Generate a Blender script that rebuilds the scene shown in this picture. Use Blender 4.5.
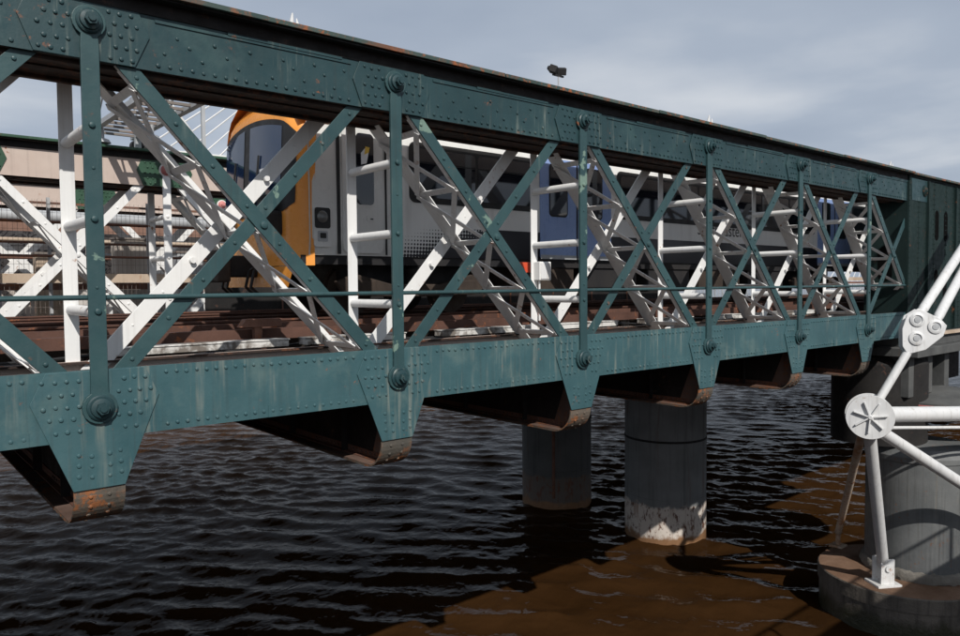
import bpy, math, random
import numpy as np
from mathutils import Vector, Matrix
random.seed(7); rng = np.random.default_rng(7)
scn = bpy.context.scene
for o in list(bpy.data.objects): bpy.data.objects.remove(o)

# ------------------------------------------------------------------ camera, sky, sun, exposure
ZC = 9.5                                   # eye height above the river (all builders use eye-relative z)
YAW, PIT, ROL = math.radians(49.78), math.radians(2.405), math.radians(-.48)
F = Vector((math.cos(YAW)*math.cos(PIT), math.sin(YAW)*math.cos(PIT), -math.sin(PIT)))
R = Vector((math.sin(YAW), -math.cos(YAW), 0)); U = R.cross(F)
R, U = R*math.cos(ROL)+U*math.sin(ROL), U*math.cos(ROL)-R*math.sin(ROL)
cd = bpy.data.cameras.new('camera'); cam = bpy.data.objects.new('camera', cd); scn.collection.objects.link(cam)
cd.sensor_width = 36; cd.lens = 747.5/960*36; cd.clip_start = .1; cd.clip_end = 6000
M = Matrix((R, U, -F)).transposed().to_4x4(); M.translation = (0, 0, ZC); cam.matrix_world = M
scn.camera = cam

SUN_AZ, SUN_EL = math.radians(21.8), math.radians(39.2)       # azimuth measured from -Y towards -X
SDIR = Vector((-math.sin(SUN_AZ)*math.cos(SUN_EL), -math.cos(SUN_AZ)*math.cos(SUN_EL), math.sin(SUN_EL)))
w = bpy.data.worlds.new('World'); scn.world = w; w.use_nodes = True
nt = w.node_tree; nt.nodes.clear()
def wn(t, **k):
    n = nt.nodes.new(t)
    for a, b in k.items(): setattr(n, a, b)
    return n
sky = wn('ShaderNodeTexSky', sky_type='NISHITA', sun_disc=False)
sky.sun_elevation = SUN_EL; sky.sun_rotation = math.atan2(SDIR.x, SDIR.y)
sky.air_density = 1.0; sky.dust_density = 2.0
bg1 = wn('ShaderNodeBackground'); bg1.inputs[1].default_value = .06
bg2 = wn('ShaderNodeBackground'); bg2.inputs[1].default_value = 1.0
tc = wn('ShaderNodeTexCoord')
sep = wn('ShaderNodeSeparateXYZ'); nt.links.new(tc.outputs['Generated'], sep.inputs[0])
# project the direction on a cloud sheet overhead so that cloud banks flatten towards the horizon
zz = wn('ShaderNodeMath', operation='ADD'); zz.inputs[1].default_value = .10
ab = wn('ShaderNodeMath', operation='ABSOLUTE'); nt.links.new(sep.outputs[2], ab.inputs[0]); nt.links.new(ab.outputs[0], zz.inputs[0])
dx = wn('ShaderNodeMath', operation='DIVIDE'); dy = wn('ShaderNodeMath', operation='DIVIDE')
nt.links.new(sep.outputs[0], dx.inputs[0]); nt.links.new(zz.outputs[0], dx.inputs[1])
nt.links.new(sep.outputs[1], dy.inputs[0]); nt.links.new(zz.outputs[0], dy.inputs[1])
cmb = wn('ShaderNodeCombineXYZ'); nt.links.new(dx.outputs[0], cmb.inputs[0]); nt.links.new(dy.outputs[0], cmb.inputs[1])
n1 = wn('ShaderNodeTexNoise'); n1.inputs['Scale'].default_value = .9; n1.inputs['Detail'].default_value = 5; n1.inputs['Roughness'].default_value = .48
n1.inputs['Distortion'].default_value = .1
nt.links.new(cmb.outputs[0], n1.inputs['Vector'])
cr = wn('ShaderNodeValToRGB'); e = cr.color_ramp.elements
e[0].position = .30; e[0].color = (.42, .49, .605, 1); e[1].position = .70; e[1].color = (.76, .80, .86, 1)
m_ = e.new(.47); m_.color = (.49, .56, .67, 1)
nt.links.new(n1.outputs[0], cr.inputs[0]); nt.links.new(cr.outputs[0], bg2.inputs[0]); nt.links.new(sky.outputs[0], bg1.inputs[0])
mx = wn('ShaderNodeMixShader'); mx.inputs[0].default_value = .86
nt.links.new(bg1.outputs[0], mx.inputs[1]); nt.links.new(bg2.outputs[0], mx.inputs[2])
wo = wn('ShaderNodeOutputWorld'); nt.links.new(mx.outputs[0], wo.inputs[0])

sl = bpy.data.lights.new('sun', 'SUN'); sl.energy = 4.5; sl.angle = math.radians(.53); sl.color = (1, .96, .90)
so = bpy.data.objects.new('sun', sl); scn.collection.objects.link(so)
so.rotation_euler = SDIR.to_track_quat('Z', 'Y').to_euler(); so.location = SDIR*200
vs = scn.view_settings; vs.view_transform = 'Standard'; vs.look = 'None'; vs.exposure = -.15; vs.gamma = 1; vs.use_curve_mapping = False

# ------------------------------------------------------------------ mesh and object helpers
COL = scn.collection
ORG = {}
def tag(o, label=None, cat=None, group=None, kind=None):
    if label: o['label'] = label
    if cat: o['category'] = cat
    if group: o['group'] = group
    if kind: o['kind'] = kind
    return o
def thing(name, label, cat, org, group=None):
    o = bpy.data.objects.new(name, None); COL.objects.link(o); o.empty_display_size = .2
    o.location = (org[0], org[1], org[2]+ZC); ORG[o] = Vector(org)
    return tag(o, label, cat, group)
class MB:
    def __init__(s): s.v = []; s.f = []; s.sm = []
    def add(s, vs, fs, smooth=False):
        b = len(s.v); s.v += [tuple(p) for p in vs]; s.f += [tuple(b+i for i in f) for f in fs]; s.sm += [smooth]*len(fs); return s
    def box(s, x0, x1, y0, y1, z0, z1):
        return s.add([(x, y, z) for z in (z0, z1) for y in (y0, y1) for x in (x0, x1)],
                     [(0, 2, 3, 1), (4, 5, 7, 6), (0, 1, 5, 4), (2, 6, 7, 3), (0, 4, 6, 2), (1, 3, 7, 5)])
    def bar(s, p, q, wd, th, nrm):           # flat bar: wd across, th along nrm
        p, q, n = Vector(p), Vector(q), Vector(nrm); a = (q-p).normalized(); n = (n-a*n.dot(a)).normalized(); b = a.cross(n)
        vs = [c+b*sb*wd/2+n*sn*th/2 for c in (p, q) for sn in (-1, 1) for sb in (-1, 1)]
        return s.add(vs, [(0, 1, 3, 2), (4, 6, 7, 5), (0, 4, 5, 1), (2, 3, 7, 6), (0, 2, 6, 4), (1, 5, 7, 3)])
    def prism(s, pts, y0, y1, ax='y'):       # polygon in XZ (ax y), YZ (ax x) or XY (ax z) extruded
        n = len(pts)
        def P(a, b, h): return (a, h, b) if ax == 'y' else ((h, a, b) if ax == 'x' else (a, b, h))
        vs = [P(a, b, y0) for a, b in pts]+[P(a, b, y1) for a, b in pts]
        return s.add(vs, [tuple(range(n)), tuple(range(2*n-1, n-1, -1))]+[(i, i+n, (i+1) % n+n, (i+1) % n) for i in range(n)])
    def tube(s, p, q, r, seg=12, r2=None, cap=True):
        p, q = Vector(p), Vector(q); a = (q-p).normalized(); b = a.orthogonal().normalized(); c = a.cross(b); r2 = r if r2 is None else r2
        vs = [o+b*math.cos(t)*k+c*math.sin(t)*k for o, k in ((p, r), (q, r2)) for t in [2*math.pi*i/seg for i in range(seg)]]
        s.add(vs, [(i, (i+1) % seg, (i+1) % seg+seg, i+seg) for i in range(seg)], True)
        if cap:
            s.add(vs[:seg][::-1], [tuple(range(seg))]); s.add(vs[seg:], [tuple(range(seg))])
        return s
    def path(s, pts, r, seg=8):
        for a, b in zip(pts[:-1], pts[1:]): s.tube(a, b, r, seg)
        return s
    def dome(s, c, ax, r, h, seg=7):         # rivet head
        r *= random.uniform(.86, 1.1); h *= random.uniform(.8, 1.15); c = Vector(c)+Vector((random.uniform(-.005, .005), 0, random.uniform(-.005, .005)))
        c, a = Vector(c), Vector(ax).normalized(); b = a.orthogonal().normalized(); d = a.cross(b); vs = []
        for k, g in ((1, 0), (.78, .62)):
            vs += [c+(b*math.cos(2*math.pi*i/seg)+d*math.sin(2*math.pi*i/seg))*r*k+a*h*g for i in range(seg)]
        vs.append(c+a*h)
        return s.add(vs, [(i, (i+1) % seg, (i+1) % seg+seg, i+seg) for i in range(seg)]+[(i+seg, (i+1) % seg+seg, 2*seg) for i in range(seg)], True)
    def lathe(s, c, prof, seg=48, ax=(0, 0, 1), a0=0, a1=2*math.pi):   # prof: (radius, height)
        c, a = Vector(c), Vector(ax).normalized(); b = Vector((1, 0, 0)) if abs(a.x) < .9 else Vector((0, 1, 0))
        b = (b-a*b.dot(a)).normalized(); d = a.cross(b); vs = []
        for r, h in prof: vs += [c+(b*math.cos(2*math.pi*i/seg)+d*math.sin(2*math.pi*i/seg))*r+a*h for i in range(seg)]
        return s.add(vs, [(j*seg+i, j*seg+(i+1) % seg, (j+1)*seg+(i+1) % seg, (j+1)*seg+i) for j in range(len(prof)-1) for i in range(seg)], True)
    def build(s, name, mat, parent=None, org=None, bevel=0, ang=35):
        o = Vector(org) if org is not None else (ORG[parent] if parent else Vector((0, 0, 0)))
        me = bpy.data.meshes.new(name); me.from_pydata([(v[0]-o.x, v[1]-o.y, v[2]-o.z) for v in s.v], [], s.f)
        me.materials.append(mat)
        me.polygons.foreach_set('use_smooth', s.sm); me.update(); me.validate()
        if any(s.sm): me.set_sharp_from_angle(angle=math.radians(ang))
        ob = bpy.data.objects.new(name, me); COL.objects.link(ob); ORG[ob] = o
        if parent: ob.parent = parent
        else: ob.location = (o.x, o.y, o.z+ZC)
        if bevel:
            b = ob.modifiers.new('bevel', 'BEVEL'); b.width = bevel; b.segments = 2; b.limit_method = 'ANGLE'; b.harden_normals = False
        return ob

# ------------------------------------------------------------------ procedural materials
def mat_new(name):
    m = bpy.data.materials.new(name); m.use_nodes = True; t = m.node_tree
    return m, t, t.nodes['Principled BSDF']
def nd(t, typ, **k):
    n = t.nodes.new(typ)
    for a, b in k.items(): setattr(n, a, b)
    return n
def noise(t, vec, scale, detail=4, rough=.55, mapscale=None, dist=0, off=0):
    mp = nd(t, 'ShaderNodeMapping')
    if mapscale: mp.inputs['Scale'].default_value = mapscale
    mp.inputs['Location'].default_value = (off, off*.7, off*.3)
    t.links.new(vec, mp.inputs['Vector'])
    n = nd(t, 'ShaderNodeTexNoise'); n.inputs['Scale'].default_value = scale; n.inputs['Detail'].default_value = detail
    n.inputs['Roughness'].default_value = rough; n.inputs['Distortion'].default_value = dist
    t.links.new(mp.outputs[0], n.inputs['Vector']); return n.outputs['Fac']
def ramp(t, val, a, b, lo=0., hi=1.):
    r = nd(t, 'ShaderNodeMapRange'); r.inputs[1].default_value = a; r.inputs[2].default_value = b
    r.inputs[3].default_value = lo; r.inputs[4].default_value = hi; t.links.new(val, r.inputs[0]); return r.outputs[0]
def math2(t, op, a, b):
    n = nd(t, 'ShaderNodeMath', operation=op)
    for i, x in enumerate((a, b)):
        if isinstance(x, (int, float)): n.inputs[i].default_value = x
        else: t.links.new(x, n.inputs[i])
    return n.outputs[0]
def mix(t, fac, a, b, blend='MIX'):
    n = nd(t, 'ShaderNodeMix', data_type='RGBA', blend_type=blend)
    if isinstance(fac, (int, float)): n.inputs[0].default_value = fac
    else: t.links.new(fac, n.inputs[0])
    for i, x in ((6, a), (7, b)):
        if isinstance(x, (tuple, list)): n.inputs[i].default_value = (*x[:3], 1)
        else: t.links.new(x, n.inputs[i])
    return n.outputs[2]
def paint(name, c1, c2, streak=None, sa=.6, st=(.58, .72), ss=(9, 9, .55), rust=0., rcol=(.16, .055, .022), patch=None, pa=.8, pt=(.60, .63), ps=2.3,
          rough=.45, bump=.12, bscale=30, spec=.4, grime=.25, off=0., big=1.1, metal=0.):
    m, t, p = mat_new(name)
    pos = nd(t, 'ShaderNodeNewGeometry').outputs['Position']
    c = mix(t, ramp(t, noise(t, pos, big, 5, .6, off=off), .38, .64), c1, c2)
    if patch: c = mix(t, ramp(t, noise(t, pos, ps, 5, .62, off=off+3, dist=.3), pt[0], pt[1], 0, pa), c, patch)
    if streak:
        sm = ramp(t, noise(t, pos, 1, 5, .6, mapscale=ss, off=off+9), st[0], st[1], 0, sa)
        sm = math2(t, 'MULTIPLY', sm, ramp(t, noise(t, pos, 1.3, 3, off=off+5), .42, .6))
        c = mix(t, sm, c, streak)
    # thin dark vertical run-offs and overall dirt
    dr = ramp(t, noise(t, pos, 1, 4, .6, mapscale=(14, 14, .4), off=off+21), .55, .75, 0, grime)
    c = mix(t, dr, c, (.035, .03, .025))
    c = mix(t, ramp(t, noise(t, pos, 24, 6, .7, off=off), .3, .7, 0, .3), c, (.5, .5, .5), 'SOFT_LIGHT')
    ro = ramp(t, noise(t, pos, 7, 4, off=off), .3, .7, rough-.1, rough+.15)
    if rust:
        rm = math2(t, 'MULTIPLY', ramp(t, noise(t, pos, 9, 8, .7, off=off+13), .60-.12*rust, .66-.1*rust), ramp(t, noise(t, pos, 1.7, 4, off=off+17), .62-.28*rust, .70-.2*rust))
        c = mix(t, rm, c, mix(t, noise(t, pos, 20, 5, off=off), rcol, tuple(x*2.2 for x in rcol)))
        ro = math2(t, 'MAXIMUM', ro, math2(t, 'MULTIPLY', rm, .85))
    t.links.new(c, p.inputs['Base Color']); t.links.new(ro, p.inputs['Roughness'])
    p.inputs['Specular IOR Level'].default_value = spec; p.inputs['Metallic'].default_value = metal
    if bump:
        b = nd(t, 'ShaderNodeBump'); b.inputs['Strength'].default_value = bump; b.inputs['Distance'].default_value = .02
        t.links.new(noise(t, pos, bscale, 6, .65, off=off), b.inputs['Height']); t.links.new(b.outputs[0], p.inputs['Normal'])
    return m
SAGE = (.20, .29, .235); STAIN = (.26, .29, .25)
MT = {}
MT['teal_up'] = paint('teal_paint_dark', (.015, .042, .048), (.021, .053, .060), streak=STAIN, sa=.55, st=(.57, .74), ss=(15, 15, .9), rust=.14, patch=(.045, .090, .090), pa=.5, pt=(.55, .7), ps=1.6)
MT['teal_low'] = paint('teal_paint_faded', (.036, .088, .100), (.050, .112, .124), streak=(.30, .30, .25), sa=.6, st=(.53, .75), ss=(12, 12, .7), rust=.14, patch=(.12, .175, .165), pa=.5, pt=(.55, .72), ps=1.7, off=31)
MT['teal_bar'] = paint('teal_paint_bars', (.024, .058, .064), (.034, .078, .083), streak=STAIN, sa=.3, rust=.14, patch=SAGE, pa=.75, pt=(.63, .65), ps=1.5, off=57)
MT['green'] = paint('dark_green_paint', (.025, .07, .04), (.04, .095, .06), streak=STAIN, sa=.2, rust=.2, off=71)
MT['flange'] = paint('weathered_flange', (.03, .055, .05), (.06, .085, .075), rust=.75, patch=(.16, .06, .03), pa=.8, pt=(.55, .62), ps=1.2, rough=.6, off=83)
MT['white'] = paint('white_paint', (.74, .74, .73), (.80, .79, .77), streak=(.48, .43, .36), sa=.35, st=(.56, .76), rust=.22, rcol=(.2, .09, .04), rough=.4, grime=.12, bump=.08, off=91)
MT['white2'] = paint('white_paint_grubby', (.66, .66, .66), (.76, .75, .73), streak=(.4, .34, .28), sa=.5, rust=.4, rcol=(.2, .09, .04), rough=.45, grime=.3, off=97)
MT['cream'] = paint('cream_paint', (.50, .40, .345), (.55, .455, .395), streak=(.5, .36, .28), sa=.35, rust=.3, grime=.15, off=101)
MT['red'] = paint('pale_red_paint', (.50, .16, .15), (.58, .24, .22), grime=.2, off=103)
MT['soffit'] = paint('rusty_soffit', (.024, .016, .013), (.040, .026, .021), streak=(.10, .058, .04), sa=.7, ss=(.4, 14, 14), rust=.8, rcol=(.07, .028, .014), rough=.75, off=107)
MT['rust'] = paint('rusty_steel', (.12, .056, .038), (.18, .092, .066), streak=(.06, .045, .04), sa=.8, rust=.8, rcol=(.13, .05, .02), rough=.75, bump=.35, off=109)
MT['primer'] = paint('pinkish_worn_steel', (.10, .062, .048), (.16, .105, .083), streak=(.06, .045, .04), sa=.7, rust=.7, rcol=(.13, .05, .02), rough=.75, bump=.3, off=113)
MT['endplate'] = paint('worn_end_plate', (.075, .07, .06), (.14, .11, .085), streak=(.035, .03, .028), sa=.8, ss=(16, 16, .5), rust=.9, rcol=(.17, .065, .025), rough=.7, bump=.35, off=119)
MT['black'] = paint('soot_and_shade_iron', (.010, .009, .009), (.018, .016, .015), rust=.3, rcol=(.06, .03, .02), rough=.75, off=127)  # near-black iron: soot together with shade painted into the colour
MT['tower'] = paint('dark_green_tower_paint', (.008, .019, .018), (.012, .026, .025), streak=(.07, .09, .08), sa=.5, rust=.2, rough=.62, spec=.2, off=131)
MT['pier'] = paint('grey_pier_paint', (.16, .168, .17), (.22, .225, .22), streak=(.33, .31, .28), sa=.6, ss=(5, 5, .35), rust=.35, rcol=(.15, .06, .03), rough=.7, grime=.55, bump=.2, off=137)
MT['pier_near'] = paint('dark_grey_pier_paint', (.10, .106, .108), (.14, .145, .145), streak=(.24, .21, .17), sa=.7, ss=(5, 5, .35), rust=.35, rcol=(.1, .05, .03), rough=.65, grime=.5, bump=.2, off=143)
MT['pier_base'] = paint('peeling_pier_base', (.46, .40, .35), (.58, .52, .46), streak=(.22, .09, .05), sa=.8, st=(.5, .62), ss=(5, 5, .8), rust=.9, rcol=(.16, .055, .025), rough=.8, bump=.4, off=139)
MT['tide'] = paint('tide_stained_iron', (.26, .13, .07), (.34, .19, .11), rust=.7, rough=.8, bump=.5, off=149)
MT['platform'] = paint('silted_concrete', (.13, .07, .04), (.20, .12, .078), streak=(.12, .08, .06), sa=.6, rough=.85, bump=.5, bscale=14, off=151)
MT['platside'] = paint('wet_concrete_side', (.075, .065, .055), (.115, .10, .088), streak=(.05, .045, .04), sa=.8, ss=(4, 4, .5), rough=.7, bump=.5, bscale=14, grime=.5, off=157)
m, t, p = mat_new('weedy_footing'); MT['platside'] = m
pos = nd(t, 'ShaderNodeNewGeometry').outputs['Position']; sp = nd(t, 'ShaderNodeSeparateXYZ'); t.links.new(pos, sp.inputs[0])
zq = math2(t, 'ADD', sp.outputs[2], math2(t, 'MULTIPLY', math2(t, 'SUBTRACT', noise(t, pos, 2, 6, .65, mapscale=(1, 1, .4)), .5), -.9))
c = mix(t, ramp(t, noise(t, pos, 1.2, 6, .65), .35, .65), (.075, .064, .054), (.14, .12, .10))
c = mix(t, ramp(t, noise(t, pos, 1, 5, .6, mapscale=(5, 5, .4)), .48, .68, 0, .8), c, (.035, .03, .026))
c = mix(t, ramp(t, zq, .35, .62, 1, 0), c, mix(t, noise(t, pos, 5, 5), (.018, .020, .010), (.045, .04, .022)))
t.links.new(c, p.inputs['Base Color']); t.links.new(ramp(t, zq, .3, .9, .3, .8), p.inputs['Roughness'])
b = nd(t, 'ShaderNodeBump'); b.inputs['Strength'].default_value = .6; b.inputs['Distance'].default_value = .05
t.links.new(noise(t, pos, 7, 8, .7), b.inputs['Height']); t.links.new(b.outputs[0], p.inputs['Normal'])
MT['rubble'] = paint('rough_concrete_collar', (.15, .138, .12), (.22, .205, .18), rough=.9, bump=1, bscale=12, off=161)
MT['concrete'] = paint('weathered_grey_slab', (.062, .064, .064), (.098, .10, .098), streak=(.10, .07, .05), sa=.5, rough=.75, bump=.3, off=163)
MT['pylon'] = paint('clean_white_steel', (.60, .605, .61), (.65, .65, .645), streak=(.40, .36, .31), sa=.5, st=(.54, .75), ss=(6, 6, .6), rust=.12, rcol=(.18, .09, .05), rough=.38, grime=.28, bump=.05, off=167)
MT['rustleg'] = paint('silt_stained_white_steel', (.52, .42, .33), (.60, .52, .43), streak=(.36, .17, .07), sa=.9, st=(.42, .6), ss=(3, 3, .8), rust=.5, rough=.6, off=169)
MT['rail'] = paint('rail_rust', (.075, .036, .026), (.115, .056, .04), rust=.5, rough=.7, bump=.2, off=173)
MT['timber'] = paint('old_timber', (.05, .038, .03), (.085, .065, .05), rough=.85, bump=.5, bscale=20, off=179)
MT['deck'] = paint('dark_deck', (.04, .033, .03), (.07, .058, .05), rough=.9, bump=.5, off=181)
MT['walk'] = paint('beige_beam', (.40, .31, .23), (.50, .40, .31), rough=.75, rust=.4, off=191)
MT['trough'] = paint('white_trough', (.62, .61, .58), (.70, .69, .66), patch=(.13, .105, .085), pa=.9, pt=(.46, .56), rough=.6, grime=.3, off=193)
MT['galv'] = paint('galvanised_grey', (.34, .35, .36), (.42, .43, .44), rough=.5, off=197)
MT['wire'] = paint('fence_wire', (.16, .14, .125), (.22, .19, .17), rust=.4, rough=.6, off=199)
MT['stone'] = paint('pale_stone', (.42, .37, .32), (.50, .45, .40), rough=.85, off=211)
MT['brickwall'] = paint('brown_brick', (.20, .115, .085), (.27, .16, .12), streak=(.12, .09, .075), sa=.5, rough=.85, bump=.3, off=217)
MT['orange'] = paint('cab_orange', (.80, .31, .052), (.83, .335, .062), rough=.28, grime=.1, bump=.01, spec=.5, off=223)
MT['cabgrey'] = paint('cab_side_white', (.62, .62, .60), (.66, .66, .64), rough=.3, grime=.10, bump=.01, off=227)
MT['roofw'] = paint('train_roof', (.74, .73, .70), (.78, .77, .74), rough=.45, grime=.12, bump=.02, off=229)
MT['blue'] = paint('door_blue', (.22, .32, .58), (.25, .35, .61), rough=.3, grime=.12, bump=.01, off=233)
MT['rubber'] = paint('black_rubber', (.012, .012, .013), (.02, .02, .02), rough=.5, grime=0, off=239)
MT['bogie'] = paint('brake_dust_brown', (.032, .023, .018), (.055, .04, .03), rough=.8, off=241)
MT['under'] = paint('underframe_black', (.012, .012, .014), (.022, .02, .02), rough=.7, off=251)
MT['lampred'] = paint('red_box', (.65, .07, .03), (.7, .1, .04), grime=.1, off=253)
MT['paper'] = paint('paper_notice', (.72, .74, .76), (.76, .78, .8), grime=0, off=257)
MT['void'] = paint('opening_shade_black', (.004, .004, .004), (.006, .006, .006), rough=.85, bump=0, spec=.02, grime=0, off=261)  # flat black painted in for the shade inside openings
MT['skin_yellow'] = paint('yellow_card', (.75, .5, .08), (.75, .5, .08), grime=0, off=259)
def glass(name, col, rough=.06, spec=.8):
    m, t, p = mat_new(name); p.inputs['Base Color'].default_value = (*col, 1); p.inputs['Roughness'].default_value = rough
    p.inputs['Specular IOR Level'].default_value = spec
    pos = nd(t, 'ShaderNodeNewGeometry').outputs['Position']
    b = nd(t, 'ShaderNodeBump'); b.inputs['Strength'].default_value = .03; b.inputs['Distance'].default_value = .03
    t.links.new(noise(t, pos, 1.4, 2), b.inputs['Height']); t.links.new(b.outputs[0], p.inputs['Normal']); return m
MT['glass'] = glass('window_glass', (.008, .010, .016)); MT['screen'] = glass('windscreen_glass', (.012, .026, .065), .04, .9)
MT['lens'] = glass('lamp_glass', (.10, .10, .095), .15)
def tidal(name, paintc, peel, dark):
    m, t, p = mat_new(name); pos = nd(t, 'ShaderNodeNewGeometry').outputs['Position']; sp = nd(t, 'ShaderNodeSeparateXYZ'); t.links.new(pos, sp.inputs[0])
    zz_ = math2(t, 'ADD', sp.outputs[2], math2(t, 'MULTIPLY', math2(t, 'SUBTRACT', noise(t, pos, 1.6, 6, .65), .5), -.9))
    c = mix(t, ramp(t, noise(t, pos, .9, 5), .38, .64), paintc, tuple(x*1.3 for x in paintc))
    c = mix(t, ramp(t, noise(t, pos, 1, 5, .6, mapscale=(5, 5, .3)), .5, .75, 0, .7), c, dark)
    c = mix(t, ramp(t, noise(t, pos, 1, 5, .6, mapscale=(3, 3, .25), off=7), .6, .72, 0, .6), c, (.13, .06, .035))
    pl = mix(t, ramp(t, noise(t, pos, 5, 7, .7, mapscale=(1, 1, .5)), .52, .60), peel, (.12, .055, .035))
    pl = mix(t, ramp(t, noise(t, pos, 1, 5, .6, mapscale=(6, 6, .6), off=3), .55, .70, 0, .7), pl, (.22, .11, .06))
    c = mix(t, ramp(t, zz_, 1.32, 1.42, 1, 0), c, pl)
    c = mix(t, ramp(t, zz_, .22, .36, 1, 0), c, mix(t, noise(t, pos, 6, 5), (.15, .075, .035), (.30, .17, .09)))
    t.links.new(c, p.inputs['Base Color']); t.links.new(ramp(t, zz_, .3, 1.0, .35, .75), p.inputs['Roughness'])
    b = nd(t, 'ShaderNodeBump'); b.inputs['Strength'].default_value = .35; b.inputs['Distance'].default_value = .03
    t.links.new(noise(t, pos, 9, 7, .7), b.inputs['Height']); t.links.new(b.outputs[0], p.inputs['Normal']); return m
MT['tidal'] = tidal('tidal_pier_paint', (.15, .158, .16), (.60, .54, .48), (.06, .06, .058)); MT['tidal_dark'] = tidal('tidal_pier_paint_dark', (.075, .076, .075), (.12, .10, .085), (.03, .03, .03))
# train side: halftone dots that grow into the black lower band (flat print)
m, t, p = mat_new('train_side_print'); MT['side'] = m
pos = nd(t, 'ShaderNodeNewGeometry').outputs['Position']; sp = nd(t, 'ShaderNodeSeparateXYZ'); t.links.new(pos, sp.inputs[0])
zr = math2(t, 'SUBTRACT', sp.outputs[2], ZC)
def cell(v, off):
    f = math2(t, 'FRACT', math2(t, 'MULTIPLY', math2(t, 'ADD', v, off), 1/.062), 0)
    return math2(t, 'ABSOLUTE', math2(t, 'SUBTRACT', f, .5), 0)
cxn, czn = cell(sp.outputs[0], 0), cell(zr, 0)
dd = math2(t, 'SQRT', math2(t, 'ADD', math2(t, 'MULTIPLY', cxn, cxn), math2(t, 'MULTIPLY', czn, czn)), 0)
gr = math2(t, 'SUBTRACT', math2(t, 'MULTIPLY', math2(t, 'SUBTRACT', sp.outputs[0], 6.05), .40), math2(t, 'MULTIPLY', math2(t, 'SUBTRACT', zr, .55), 1.15))
gr = math2(t, 'MULTIPLY', gr, math2(t, 'LESS_THAN', zr, 1.01)); gr = math2(t, 'MINIMUM', gr, .8)
dots = math2(t, 'LESS_THAN', dd, gr)
base = mix(t, ramp(t, noise(t, pos, 1.5, 5), .3, .7), (.68, .68, .66), (.74, .74, .72))
base = mix(t, ramp(t, noise(t, pos, 1, 4, mapscale=(6, 6, .4)), .55, .8, 0, .25), base, (.2, .18, .16))
t.links.new(mix(t, dots, base, (.010, .010, .016)), p.inputs['Base Color']); p.inputs['Roughness'].default_value = .3
# graffiti panels: loose curling bands, unreadable
m, t, p = mat_new('graffiti_panel'); MT['graf'] = m
pos = nd(t, 'ShaderNodeNewGeometry').outputs['Position']
g = noise(t, pos, 1.3, 2, .5, dist=2.2); k = math2(t, 'LESS_THAN', math2(t, 'ABSOLUTE', math2(t, 'SUBTRACT', math2(t, 'FRACT', math2(t, 'MULTIPLY', g, 7), 0), .5), 0), .17)
c = mix(t, ramp(t, noise(t, pos, .8, 4), .4, .6), (.42, .37, .33), (.56, .53, .5))
c = mix(t, math2(t, 'MULTIPLY', k, ramp(t, noise(t, pos, .5, 2, off=4), .45, .52)), c, (.09, .085, .09)); t.links.new(c, p.inputs['Base Color']); p.inputs['Roughness'].default_value = .8
# river: silty brown body under a reflecting rippled surface
m, t, p = mat_new('silty_river'); MT['water'] = m
pos = nd(t, 'ShaderNodeNewGeometry').outputs['Position']
t.links.new(mix(t, ramp(t, noise(t, pos, .25, 4), .35, .65), (.027, .0125, .0044), (.041, .0192, .0072)), p.inputs['Base Color'])
p.inputs['Roughness'].default_value = .06; p.inputs['IOR'].default_value = 1.33; p.inputs['Specular IOR Level'].default_value = .028; p.inputs['Specular Tint'].default_value = (.45, .65, 1, 1)
mp = nd(t, 'ShaderNodeMapping'); mp.inputs['Rotation'].default_value = (0, 0, math.radians(-50)); t.links.new(pos, mp.inputs['Vector'])
def ridged(scale, ms, off, det=4):
    m2 = nd(t, 'ShaderNodeMapping'); m2.inputs['Scale'].default_value = ms; m2.inputs['Location'].default_value = (off, off, 0); t.links.new(mp.outputs[0], m2.inputs['Vector'])
    n = nd(t, 'ShaderNodeTexNoise'); n.noise_type = 'RIDGED_MULTIFRACTAL'; n.inputs['Scale'].default_value = scale; n.inputs['Detail'].default_value = det
    n.inputs['Roughness'].default_value = .5; n.inputs['Distortion'].default_value = .35; t.links.new(m2.outputs[0], n.inputs['Vector']); return n.outputs[0]
h = math2(t, 'ADD', math2(t, 'MULTIPLY', ridged(1.45, (1, .6, 1), 3, 5), .50), math2(t, 'MULTIPLY', ridged(3.6, (.8, 1, 1), 11, 3), .20))
h = math2(t, 'ADD', h, math2(t, 'MULTIPLY', noise(t, pos, 1.1, 3, .5, dist=.6), .5))
b = nd(t, 'ShaderNodeBump'); b.inputs['Strength'].default_value = .75; b.inputs['Distance'].default_value = .105
t.links.new(h, b.inputs['Height']); t.links.new(b.outputs[0], p.inputs['Normal'])

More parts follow.
